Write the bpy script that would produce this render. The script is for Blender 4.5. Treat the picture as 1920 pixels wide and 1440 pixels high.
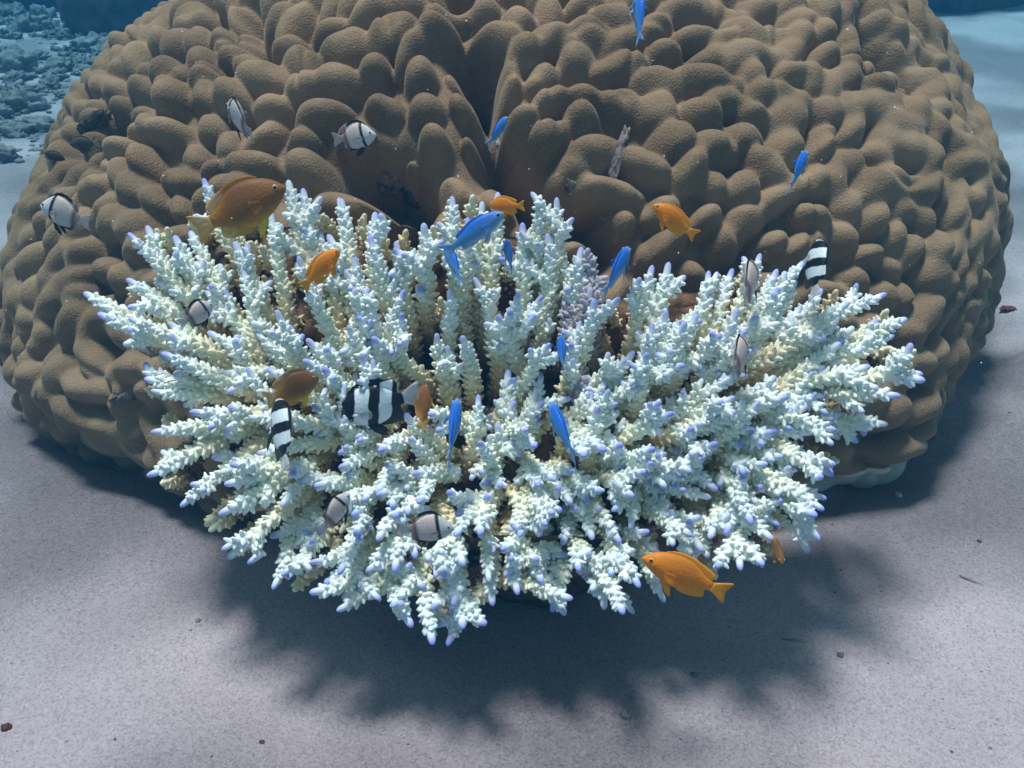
import bpy, bmesh, math, random
import numpy as np
from mathutils import Vector, Matrix
from mathutils.bvhtree import BVHTree

R = math.radians
rng = np.random.default_rng(7)
random.seed(7)
for o in list(bpy.data.objects):
    bpy.data.objects.remove(o)
scene = bpy.context.scene
COL = scene.collection

# ------------------------------------------------------------------ camera
CAM = np.array([0.0, 0.0, 1.0])
PITCH = R(30)
FPX = 1844.0                       # focal length in pixels of the 1920 px wide photograph
FWD = np.array([0, math.cos(PITCH), -math.sin(PITCH)])
UPV = np.array([0, math.sin(PITCH), math.cos(PITCH)])
RGT = np.array([1.0, 0, 0])
cam_d = bpy.data.cameras.new('camera')
cam_d.sensor_width = 36
cam_d.lens = 36 * FPX / 1920
cam_d.clip_start = 0.02
cam_d.clip_end = 300
cam = bpy.data.objects.new('camera', cam_d)
COL.objects.link(cam)
cam.location = CAM
cam.rotation_euler = (math.pi / 2 - PITCH, 0, 0)
scene.camera = cam

# ------------------------------------------------------------------ light
TO_SUN = Vector((-0.15, 0.09, 0.95)).normalized()
world = bpy.data.worlds.new('World')
scene.world = world
world.use_nodes = True
wn = world.node_tree
bg = wn.nodes['Background']
sky = wn.nodes.new('ShaderNodeTexSky')
sky.sky_type = 'NISHITA'
sky.sun_disc = False
sky.sun_elevation = math.asin(TO_SUN.z)
sky.sun_rotation = math.atan2(TO_SUN.x, TO_SUN.y)
hsv = wn.nodes.new('ShaderNodeHueSaturation')       # the sky seen through a water surface: paler
hsv.inputs['Saturation'].default_value = 0.12
wn.links.new(sky.outputs[0], hsv.inputs['Color'])
wn.links.new(hsv.outputs[0], bg.inputs[0])
bg.inputs[1].default_value = 0.072
sun_d = bpy.data.lights.new('sun', 'SUN')
sun_d.energy = 5.0
sun_d.angle = R(12)
sun_d.color = (1.0, 0.74, 0.705)
sun = bpy.data.objects.new('sun', sun_d)
COL.objects.link(sun)
sun.rotation_euler = (-TO_SUN).to_track_quat('-Z', 'Y').to_euler()
sun.location = (0, 0, 6)
vs = scene.view_settings
vs.view_transform = 'Standard'
vs.look = 'None'
vs.exposure = 0.42
vs.gamma = 1.0
scene.cycles.max_bounces = 10
scene.cycles.diffuse_bounces = 8
scene.cycles.transparent_max_bounces = 12
scene.cycles.volume_bounces = 0


# ------------------------------------------------------------------ helpers
def ray(px, py):
    px = np.asarray(px, float); py = np.asarray(py, float)
    return (FWD + RGT * ((px - 960) / FPX)[..., None] + UPV * (-(py - 720) / FPX)[..., None])


def at(px, py, d):
    """Point seen at pixel (px, py) of the 1920x1440 photo, d metres along the view axis."""
    d = np.asarray(d, float)
    return CAM + ray(px, py) * d[..., None]


def on_ground(px, py, z=0.0):
    r = ray(px, py)
    return CAM + r * ((z - CAM[2]) / r[2])


def _hash(ix, iy, iz, s):
    h = (ix.astype(np.int64) * 374761393 + iy.astype(np.int64) * 668265263 + iz.astype(np.int64) * 2147483647 + s * 974634777)
    h = (h ^ (h >> 13)) * 1274126177
    h = h ^ (h >> 16)
    return (h & 0xFFFFFF).astype(float) / 0xFFFFFF


def noise3(p, seed=0):
    """smooth value noise in about -1..1"""
    p = np.asarray(p, float)
    i = np.floor(p).astype(np.int64)
    f = p - i
    f = f * f * f * (f * (f * 6 - 15) + 10)
    out = 0
    for dx in (0, 1):
        wx = f[:, 0] if dx else 1 - f[:, 0]
        for dy in (0, 1):
            wy = f[:, 1] if dy else 1 - f[:, 1]
            for dz in (0, 1):
                wz = f[:, 2] if dz else 1 - f[:, 2]
                out = out + wx * wy * wz * _hash(i[:, 0] + dx, i[:, 1] + dy, i[:, 2] + dz, seed)
    return out * 2 - 1


def fbm(p, octaves=3, seed=0, gain=0.5):
    a, s, t = 1.0, 0, 0
    for k in range(octaves):
        s = s + a * noise3(np.asarray(p) * (2.03 ** k) + 17.3 * k, seed + k)
        t += a
        a *= gain
    return s / t


def mesh_np(name, verts, faces, attrs=None, smooth=True):
    """faces: list of int arrays, each (n,3) or (n,4)"""
    me = bpy.data.meshes.new(name)
    verts = np.ascontiguousarray(verts, dtype=np.float32)
    me.vertices.add(len(verts))
    me.vertices.foreach_set('co', verts.ravel())
    flat, start, n = [], [], 0
    for f in faces:
        f = np.asarray(f, dtype=np.int32)
        if len(f) == 0:
            continue
        k = f.shape[1]
        start.append(n + np.arange(len(f), dtype=np.int32) * k)
        flat.append(f.ravel())
        n += f.size
    flat = np.concatenate(flat); start = np.concatenate(start)
    me.loops.add(len(flat))
    me.loops.foreach_set('vertex_index', flat)
    me.polygons.add(len(start))
    me.polygons.foreach_set('loop_start', start)
    if smooth:
        me.polygons.foreach_set('use_smooth', np.ones(len(start), dtype=bool))
    for k, v in (attrs or {}).items():
        a = me.attributes.new(k, 'FLOAT', 'POINT')
        a.data.foreach_set('value', np.ascontiguousarray(v, dtype=np.float32))
    me.update(calc_edges=True)
    me.validate()
    return me


def obj(name, me, mat=None, parent=None):
    o = bpy.data.objects.new(name, me)
    COL.objects.link(o)
    if mat is not None and not me.materials:
        me.materials.append(mat)
    if parent is not None:
        o.parent = parent
    return o


def tag(o, label=None, cat=None, group=None, kind=None):
    if label: o['label'] = label
    if cat: o['category'] = cat
    if group: o['group'] = group
    if kind: o['kind'] = kind
    return o


def empty(name, loc=(0, 0, 0)):
    o = bpy.data.objects.new(name, None)
    COL.objects.link(o)
    o.location = loc
    o.empty_display_size = 0.02
    return o


# ---- node helpers
class NT:
    def __init__(self, name, rough=0.8, spec=0.3):
        self.m = bpy.data.materials.new(name)
        self.m.use_nodes = True
        self.t = self.m.node_tree
        self.b = self.t.nodes['Principled BSDF']
        self.b.inputs['Roughness'].default_value = rough
        self.b.inputs['Specular IOR Level'].default_value = spec

    def n(self, kind, **kw):
        x = self.t.nodes.new(kind)
        for k, v in kw.items():
            setattr(x, k, v)
        return x

    def link(self, a, b):
        self.t.links.new(a, b)

    def val(self, sock, v):
        if isinstance(v, bpy.types.NodeSocket):
            self.link(v, sock)
        else:
            sock.default_value = v

    def math(self, op, a, b=0.0, clamp=False):
        x = self.n('ShaderNodeMath', operation=op, use_clamp=clamp)
        self.val(x.inputs[0], a); self.val(x.inputs[1], b)
        return x.outputs[0]

    def mix(self, f, a, b):
        x = self.n('ShaderNodeMix', data_type='RGBA')
        self.val(x.inputs[0], f)
        for s, v in ((x.inputs[6], a), (x.inputs[7], b)):
            self.val(s, v if isinstance(v, bpy.types.NodeSocket) else (*v, 1))
        return x.outputs[2]

    def attr(self, name):
        return self.n('ShaderNodeAttribute', attribute_name=name).outputs['Fac']

    def coord(self, which='Object'):
        return self.n('ShaderNodeTexCoord').outputs[which]

    def noise(self, scale, detail=3, vec=None, rough=0.5):
        x = self.n('ShaderNodeTexNoise')
        x.inputs['Scale'].default_value = scale
        x.inputs['Detail'].default_value = detail
        x.inputs['Roughness'].default_value = rough
        self.link(vec if vec is not None else self.coord(), x.inputs['Vector'])
        return x.outputs['Fac']

    def voronoi(self, scale, vec=None, feature='F1'):
        x = self.n('ShaderNodeTexVoronoi', feature=feature)
        x.inputs['Scale'].default_value = scale
        self.link(vec if vec is not None else self.coord(), x.inputs['Vector'])
        return x

    def ramp(self, fac, stops, interp='LINEAR'):
        x = self.n('ShaderNodeValToRGB')
        cr = x.color_ramp
        cr.interpolation = interp
        while len(cr.elements) < len(stops):
            cr.elements.new(0.5)
        for e, (p, c) in zip(cr.elements, stops):
            e.position = p
            e.color = (*c, 1)
        self.val(x.inputs[0], fac)
        return x.outputs[0]

    def step(self, x, lo, hi):
        m = self.n('ShaderNodeMapRange', interpolation_type='SMOOTHSTEP')
        self.val(m.inputs[0], x)
        m.inputs[1].default_value = lo; m.inputs[2].default_value = hi
        return m.outputs[0]

    def bump(self, h, strength, dist, prev=None):
        x = self.n('ShaderNodeBump')
        x.inputs['Strength'].default_value = strength
        x.inputs['Distance'].default_value = dist
        self.link(h, x.inputs['Height'])
        if prev is not None:
            self.link(prev, x.inputs['Normal'])
        return x.outputs[0]

    def out(self, color=None, normal=None):
        if color is not None:
            self.val(self.b.inputs['Base Color'], color if isinstance(color, bpy.types.NodeSocket) else (*color, 1))
        if normal is not None:
            self.link(normal, self.b.inputs['Normal'])
        return self.m


# ------------------------------------------------------------------ materials
def mat_sand():
    t = NT('sand', 0.9, 0.15)
    big = t.noise(2.2, 3)
    c = t.mix(big, (0.535, 0.425, 0.45), (0.65, 0.525, 0.555))
    fine = t.noise(300, 4, rough=0.75)
    c = t.mix(t.math('MULTIPLY', t.step(fine, 0.48, 0.72), 0.55), c, (0.30, 0.25, 0.26))
    grain = t.voronoi(170)
    rnd = t.n('ShaderNodeSeparateColor'); t.link(grain.outputs['Color'], rnd.inputs[0])
    dark = t.math('MULTIPLY', t.math('MULTIPLY', t.step(rnd.outputs[0], 0.94, 0.97), t.step(t.noise(5, 3), 0.5, 0.68)), t.step(grain.outputs['Distance'], 0.40, 0.20))
    c = t.mix(t.math('MULTIPLY', dark, 0.8), c, (0.10, 0.075, 0.075))
    pale = t.math('MULTIPLY', t.step(rnd.outputs[1], 0.95, 0.96), t.step(grain.outputs['Distance'], 0.45, 0.3))
    c = t.mix(t.math('MULTIPLY', pale, 0.25), c, (0.62, 0.58, 0.56))
    gr2 = t.voronoi(330)
    rn3 = t.n('ShaderNodeSeparateColor'); t.link(gr2.outputs['Color'], rn3.inputs[0])
    c = t.mix(t.math('MULTIPLY', t.step(rn3.outputs[0], 0.45, 1.0), 0.42), c, (0.25, 0.205, 0.215))
    c = t.mix(t.math('MULTIPLY', t.step(rn3.outputs[1], 0.75, 1.0), 0.40), c, (0.72, 0.63, 0.63))
    red = t.voronoi(60)
    rn2 = t.n('ShaderNodeSeparateColor'); t.link(red.outputs['Color'], rn2.inputs[0])
    rd = t.math('MULTIPLY', t.step(rn2.outputs[2], 0.965, 0.97), t.step(red.outputs['Distance'], 0.22, 0.10))
    c = t.mix(t.math('MULTIPLY', rd, 0.85), c, (0.09, 0.03, 0.025))
    calm = t.step(t.noise(1.7, 2), 0.38, 0.62)
    grit = t.math('MULTIPLY', t.noise(130, 5, rough=0.8), t.math('ADD', t.math('MULTIPLY', calm, 0.75), 0.25))
    nrm = t.bump(grit, 1.0, 0.015)
    nrm = t.bump(t.noise(520, 2), 0.35, 0.0025, nrm)
    nrm = t.bump(t.noise(24, 3), 0.4, 0.012, nrm)
    return t.out(c, nrm)


def mat_boulder():
    t = NT('boulder_coral', 0.85, 0.12)
    c = t.mix(t.step(t.noise(7, 4), 0.3, 0.7), (0.160, 0.108, 0.063), (0.300, 0.203, 0.123))
    polyp = t.voronoi(330)
    c = t.mix(t.math('MULTIPLY', t.step(polyp.outputs['Distance'], 0.55, 0.15), 0.30), c, (0.46, 0.31, 0.185))
    sp = t.voronoi(45)
    rs = t.n('ShaderNodeSeparateColor'); t.link(sp.outputs['Color'], rs.inputs[0])
    spot = t.math('MULTIPLY', t.step(rs.outputs[0], 0.94, 0.95), t.step(sp.outputs['Distance'], 0.13, 0.05))
    c = t.mix(t.math('MULTIPLY', spot, 0.8), c, (0.60, 0.55, 0.50))
    bl = t.attr('bleached')
    edge = t.math('ADD', bl, t.math('MULTIPLY', t.math('SUBTRACT', t.noise(30, 3), 0.5), 0.5))
    c = t.mix(t.step(edge, 0.42, 0.56), c, (0.62, 0.56, 0.44))
    nrm = t.bump(polyp.outputs['Distance'], 0.45, 0.0022)
    nrm = t.bump(t.noise(110, 3), 0.30, 0.004, nrm)
    t.b.inputs['Sheen Weight'].default_value = 0.25
    t.b.inputs['Sheen Roughness'].default_value = 0.35
    t.b.inputs['Sheen Tint'].default_value = (0.75, 0.62, 0.5, 1)
    return t.out(c, nrm)


def mat_branch(name, stops):
    t = NT(name, 0.62, 0.3)
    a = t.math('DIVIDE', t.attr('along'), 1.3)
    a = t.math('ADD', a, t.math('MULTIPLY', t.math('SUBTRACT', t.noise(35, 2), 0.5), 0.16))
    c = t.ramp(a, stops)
    t.b.inputs['Subsurface Weight'].default_value = 0.0
    t.b.inputs['Subsurface Radius'].default_value = (1.0, 0.9, 0.8)
    t.b.inputs['Subsurface Scale'].default_value = 0.030
    nrm = t.bump(t.noise(420, 2), 0.25, 0.0015)
    # living tissue over white skeleton lets light through
    tl = t.n('ShaderNodeBsdfTranslucent'); t.link(c, tl.inputs['Color'])
    mx = t.n('ShaderNodeMixShader'); mx.inputs[0].default_value = 0.14
    t.link(t.b.outputs[0], mx.inputs[1]); t.link(tl.outputs[0], mx.inputs[2])
    t.link(mx.outputs[0], t.t.nodes['Material Output'].inputs['Surface'])
    return t.out(c, nrm)


def mat_plain(name, c1, c2, scale, rough=0.85, bump=0.004, spec=0.2):
    t = NT(name, rough, spec)
    c = t.mix(t.step(t.noise(scale, 5, rough=0.65), 0.32, 0.68), c1, c2)
    return t.out(c, t.bump(t.noise(scale * 2.2, 5, rough=0.7), 0.8, bump))


def fish_base(name, rough=0.42, fin=False):
    t = NT(name, rough + 0.1, 0.22)
    s = t.attr('fish_s'); z = t.attr('fish_z')
    if not fin:
        sc = t.n('ShaderNodeCombineXYZ')
        t.link(t.math('MULTIPLY', s, 34), sc.inputs[0]); t.link(t.math('MULTIPLY', z, 44), sc.inputs[1])
        v = t.voronoi(1.0, sc.outputs[0])
        t.nrm = t.bump(v.outputs['Distance'], 0.22, 0.0012)
        t.scale = v.outputs['Distance']
    else:
        # fin rays fan along the length
        t.nrm = None
        t.scale = None
    return t, s, z


def mat_orange(name, c_body, c_top, c_belly, c_rear, fin=False, alpha=1.0):
    t, s, z = fish_base(name, 0.45, fin)
    c = t.mix(t.step(z, 0.02, 0.2), c_body, c_top)
    c = t.mix(t.step(z, -0.05, -0.2), c, c_belly)
    c = t.mix(t.step(s, 0.5, 0.85), c, c_rear)
    if t.scale:
        c = t.mix(t.math('MULTIPLY', t.step(t.scale, 0.3, 0.8), 0.25), c, tuple(x * 0.55 for x in c_body))
    t.b.inputs['Alpha'].default_value = alpha
    return t.out(c, t.nrm)


def mat_blue(name, k=1.0, fin=False, alpha=1.0):
    t, s, z = fish_base(name, 0.35, fin)
    c = t.mix(t.step(z, -0.02, 0.12), (0.085 * k, 0.26 * k, 0.50 * k), (0.015 * k, 0.13 * k, 0.56 * k))
    c = t.mix(t.step(z, -0.03, -0.13), c, (0.30, 0.42, 0.60))
    c = t.mix(t.math('MULTIPLY', t.step(s, 0.2, 0.02), 0.5), c, (0.25, 0.42, 0.70))
    if fin:
        c = t.mix(t.step(s, 0.75, 0.98), c, (0.25, 0.42, 0.72))
    t.b.inputs['Alpha'].default_value = alpha
    return t.out(c, t.nrm)


def mat_humbug(name, fin=False, alpha=1.0):
    t, s, z = fish_base(name, 0.4, fin)
    sp = t.math('SUBTRACT', s, t.math('MULTIPLY', z, 0.30))
    sp = t.math('ADD', sp, t.math('MULTIPLY', t.math('SUBTRACT', t.noise(75, 3), 0.5), 0.05))
    W = (0.62, 0.70, 0.74); K = (0.006, 0.008, 0.012)
    c = t.ramp(sp, [(0.0, W), (0.055, W), (0.068, K), (0.205, K), (0.22, W), (0.375, W), (0.39, K), (0.50, K), (0.515, W),
                    (0.645, W), (0.66, K), (0.80, K), (0.815, W)])
    c = t.mix(t.step(z, 0.245, 0.262), c, K)
    low = t.math('MULTIPLY', t.step(z, -0.235, -0.25), t.step(s, 0.25, 0.27))
    c = t.mix(low, c, K)
    c = t.mix(t.step(s, 0.80, 0.83), c, (0.55, 0.56, 0.58))
    t.b.inputs['Alpha'].default_value = alpha
    return t.out(c, t.nrm)


def mat_pale(name, fin=False, alpha=1.0):
    t, s, z = fish_base(name, 0.4, fin)
    sp = t.math('SUBTRACT', s, t.math('MULTIPLY', z, 0.12))
    B = (0.60, 0.50, 0.47); H = (0.56, 0.56, 0.58); K = (0.010, 0.008, 0.010); D = (0.16, 0.085, 0.07)
    c = t.ramp(sp, [(0.0, H), (0.225, H), (0.245, K), (0.285, K), (0.31, B), (0.60, B), (0.66, D), (0.74, (0.36, 0.27, 0.25)), (0.85, (0.42, 0.38, 0.40))])
    if t.scale:
        c = t.mix(t.math('MULTIPLY', t.step(t.scale, 0.4, 0.85), 0.22), c, (0.22, 0.19, 0.18))
    top = t.math('MULTIPLY', t.step(z, 0.27, 0.29), t.step(s, 0.20, 0.24))
    c = t.mix(top, c, K)
    low = t.math('MULTIPLY', t.step(z, -0.245, -0.26), t.step(s, 0.22, 0.25))
    c = t.mix(low, c, K)
    if fin:
        c = t.mix(t.math('MULTIPLY', t.step(t.attr('fin_w'), 0.30, 0.5), t.step(s, 0.70, 0.58)), c, K)
    t.b.inputs['Alpha'].default_value = alpha
    return t.out(c, t.nrm)


M = {}
M['sand'] = mat_sand()
M['boulder'] = mat_boulder()
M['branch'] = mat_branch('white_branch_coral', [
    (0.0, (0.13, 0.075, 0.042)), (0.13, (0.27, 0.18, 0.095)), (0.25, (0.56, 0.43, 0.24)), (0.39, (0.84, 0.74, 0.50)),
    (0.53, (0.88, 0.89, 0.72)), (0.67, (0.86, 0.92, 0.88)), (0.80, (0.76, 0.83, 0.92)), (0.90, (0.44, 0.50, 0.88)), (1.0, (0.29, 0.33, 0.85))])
M['lilac_branch'] = mat_branch('lilac_branch_coral', [
    (0.0, (0.10, 0.07, 0.06)), (0.25, (0.26, 0.21, 0.22)), (0.6, (0.46, 0.42, 0.47)), (0.83, (0.58, 0.55, 0.64)), (1.0, (0.42, 0.42, 0.72))])
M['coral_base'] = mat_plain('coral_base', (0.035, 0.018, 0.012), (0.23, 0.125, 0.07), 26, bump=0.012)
M['dead_patch'] = mat_plain('dead_patch', (0.07, 0.045, 0.045), (0.42, 0.33, 0.32), 60, bump=0.006)
M['dark_patch'] = mat_plain('dark_patch', (0.020, 0.015, 0.013), (0.13, 0.10, 0.08), 45, bump=0.006)
M['white_scar'] = mat_plain('white_scar', (0.55, 0.52, 0.50), (0.75, 0.73, 0.70), 50, bump=0.003)
M['rubble'] = mat_plain('rubble', (0.12, 0.112, 0.108), (0.30, 0.285, 0.275), 14, bump=0.012)
M['reef_rock'] = mat_plain('reef_rock', (0.025, 0.024, 0.022), (0.10, 0.09, 0.075), 7, bump=0.02)
M['pebble_red'] = mat_plain('pebble_red', (0.05, 0.018, 0.012), (0.22, 0.09, 0.05), 120, bump=0.002)
M['pebble_grey'] = mat_plain('pebble_grey', (0.08, 0.075, 0.075), (0.26, 0.24, 0.23), 90, bump=0.002)
M['shell_bit'] = mat_plain('shell_bit', (0.40, 0.34, 0.30), (0.74, 0.68, 0.62), 90, bump=0.002)
M['twig'] = mat_plain('twig', (0.14, 0.11, 0.10), (0.34, 0.29, 0.26), 80, bump=0.002)
M['particle'] = NT('particle', 0.8).out((0.75, 0.75, 0.72))
M['eye_white'] = NT('eye_iris', 0.25, 0.5).out((0.42, 0.40, 0.30))
M['eye_blue'] = NT('eye_blue', 0.25, 0.5).out((0.20, 0.36, 0.62))
M['eye_dark'] = NT('eye_dark', 0.3, 0.5).out((0.05, 0.05, 0.05))
M['pupil'] = NT('pupil', 0.12, 0.6).out((0.004, 0.004, 0.005))

OR = dict(c_body=(0.78, 0.235, 0.006), c_top=(0.52, 0.18, 0.012), c_belly=(0.88, 0.33, 0.006), c_rear=(0.90, 0.27, 0.004))
BR = dict(c_body=(0.27, 0.115, 0.030), c_top=(0.15, 0.065, 0.025), c_belly=(0.62, 0.33, 0.015), c_rear=(0.55, 0.23, 0.02))
DU = dict(c_body=(0.075, 0.05, 0.045), c_top=(0.09, 0.06, 0.055), c_belly=(0.05, 0.035, 0.03), c_rear=(0.10, 0.07, 0.04))
M['orange'] = mat_orange('orange_fish', **OR)
M['orange_fin'] = mat_orange('orange_fin', (0.78, 0.28, 0.006), (0.74, 0.27, 0.008), (0.80, 0.33, 0.006), (0.80, 0.30, 0.006), True, 0.95)
M['brown'] = mat_orange('brown_fish', **BR)
M['brown_fin'] = mat_orange('brown_fin', (0.55, 0.26, 0.02), (0.30, 0.13, 0.015), (0.64, 0.35, 0.012), (0.62, 0.36, 0.10), True, 0.72)
M['dusky'] = mat_orange('dusky_fish', **DU)
M['dusky_fin'] = mat_orange('dusky_fin', (0.10, 0.08, 0.05), (0.08, 0.06, 0.04), (0.08, 0.06, 0.05), (0.36, 0.33, 0.20), True, 0.85)
M['blue'] = mat_blue('blue_fish')
M['blue_fin'] = mat_blue('blue_fin', 1.0, True, 0.8)
M['deep_blue'] = mat_blue('deep_blue_fish', 0.55)
M['humbug'] = mat_humbug('striped_fish')
M['humbug_fin'] = mat_humbug('striped_fin', True, 0.96)
M['humbug_tail'] = NT('striped_tail', 0.5).out((0.55, 0.56, 0.60)); M['humbug_tail'].node_tree.nodes['Principled BSDF'].inputs['Alpha'].default_value = 0.6
M['pale'] = mat_pale('pale_fish')
M['pale_fin'] = mat_pale('pale_fin', True, 0.97)
M['pale_tail'] = NT('pale_tail', 0.5).out((0.45, 0.40, 0.42)); M['pale_tail'].node_tree.nodes['Principled BSDF'].inputs['Alpha'].default_value = 0.55
M['black_fin'] = NT('black_fin', 0.45).out((0.012, 0.011, 0.014))
for k_, c_ in (('orange', (0.66, 0.21, 0.008)), ('brown', (0.26, 0.11, 0.02)), ('dusky', (0.08, 0.06, 0.05)), ('blue', (0.06, 0.24, 0.62)), ('deep', (0.03, 0.10, 0.4)),
               ('humbug', (0.40, 0.42, 0.45)), ('pale', (0.42, 0.39, 0.39))):
    M['pectoral_' + k_] = NT('pectoral_' + k_, 0.4).out(c_)
    M['pectoral_' + k_].node_tree.nodes['Principled BSDF'].inputs['Alpha'].default_value = 0.4
M['yellow_fin'] = NT('yellow_fin', 0.45).out((0.70, 0.48, 0.02))

# ------------------------------------------------------------------ seabed
BC = np.array([-0.015, 2.25, 0.10])            # boulder centre
BR3 = np.array([1.095, 1.03, 0.77])          # boulder half sizes


def ground_h(x, y):
    p = np.stack([x, y, np.zeros_like(x)], 1)
    h = 0.030 * fbm(p * 1.5, 2, 40) + 0.011 * fbm(p * 5, 2, 50)
    w = np.sin((y * 0.8 + x * 0.45) * 26 + 3 * noise3(p * 2.1, 61)) * 0.006
    h += w * np.clip(0.5 + noise3(p * 1.6, 63), 0, 1)
    r = np.hypot((x - BC[0]) / 1.10, (y - BC[1]) / 0.98)
    h -= 0.035 * np.exp(-((r - 1.02) / 0.07) ** 2)
    # sand ridge right of the boulder
    d = y - (1.74 + 0.10 * (x - 0.8))
    h += 0.05 * np.exp(-(np.where(d > 0, d / 0.06, d / 0.30)) ** 2) * np.clip((x - 0.68) / 0.14, 0, 1) * np.exp(-(np.clip(x - 1.1, 0, 9) / 0.4) ** 2)
    # far bottom lifts a little
    h += 0.05 * np.clip(y - 3.2, 0, 4) * np.clip((x - 0.4) / 1.5, 0, 1)
    return h


def build_seabed():
    fx = np.linspace(-1.3, 1.5, 300)
    xs = np.concatenate([-np.geomspace(60, 1.32, 46), fx, np.geomspace(1.52, 60, 44)])
    fy = np.linspace(0.45, 2.2, 230)
    ys = np.concatenate([np.linspace(-40, 0.2, 12), fy, np.geomspace(2.22, 80, 110)])
    X, Y = np.meshgrid(xs, ys)
    x, y = X.ravel(), Y.ravel()
    v = np.stack([x, y, ground_h(x, y)], 1)
    nx, ny = len(xs), len(ys)
    i = np.arange(nx * ny).reshape(ny, nx)
    f = np.stack([i[:-1, :-1], i[:-1, 1:], i[1:, 1:], i[1:, :-1]], -1).reshape(-1, 4)
    o = obj('seabed', mesh_np('seabed', v, [f]), M['sand'])
    return tag(o, 'pale rippled sand floor of the reef', 'sand', kind='structure')


build_seabed()


def gz(x, y):
    return float(ground_h(np.array([x], float), np.array([y], float))[0])


# ------------------------------------------------------------------ brown boulder coral
def ell_hit(px, py):
    r = ray(px, py)
    o = (CAM - BC) / BR3; d = r / BR3
    a = d @ d; b = 2 * o @ d; c = o @ o - 1
    disc = b * b - 4 * a * c
    if disc < 0:
        t = -b / (2 * a)
        p = CAM + r * t
        q = (p - BC) / BR3
        return BC + q / np.linalg.norm(q) * BR3
    t = (-b - math.sqrt(disc)) / (2 * a)
    return CAM + r * t


GROOVES = [  # pixel polyline, width, depth, wide shoulder depth
    ([(845, -60), (862, 40), (885, 120), (910, 200), (925, 260), (950, 310), (985, 345)], 0.026, 0.30, -0.03),
    ([(985, 345), (1050, 370), (1100, 405), (1125, 450), (1120, 500)], 0.028, 0.12, 0.03),
    ([(690, 300), (735, 340), (780, 380), (740, 420)], 0.034, 0.20, 0.0),
    ([(1588, -60), (1592, 60), (1610, 150), (1665, 215), (1715, 320), (1730, 430)], 0.022, 0.15, -0.02),
    ([(1622, 120), (1660, 150)], 0.045, 0.15, 0.0),
    ([(1000, 60), (1030, 20)], 0.02, 0.04, 0.0),
    ([(440, 0), (470, 45)], 0.03, 0.07, 0.0),
    ([(150, 262), (205, 225)], 0.030, 0.06, 0.0),
    ([(1180, 190), (1160, 300)], 0.014, 0.03, 0.0),
]


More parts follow.
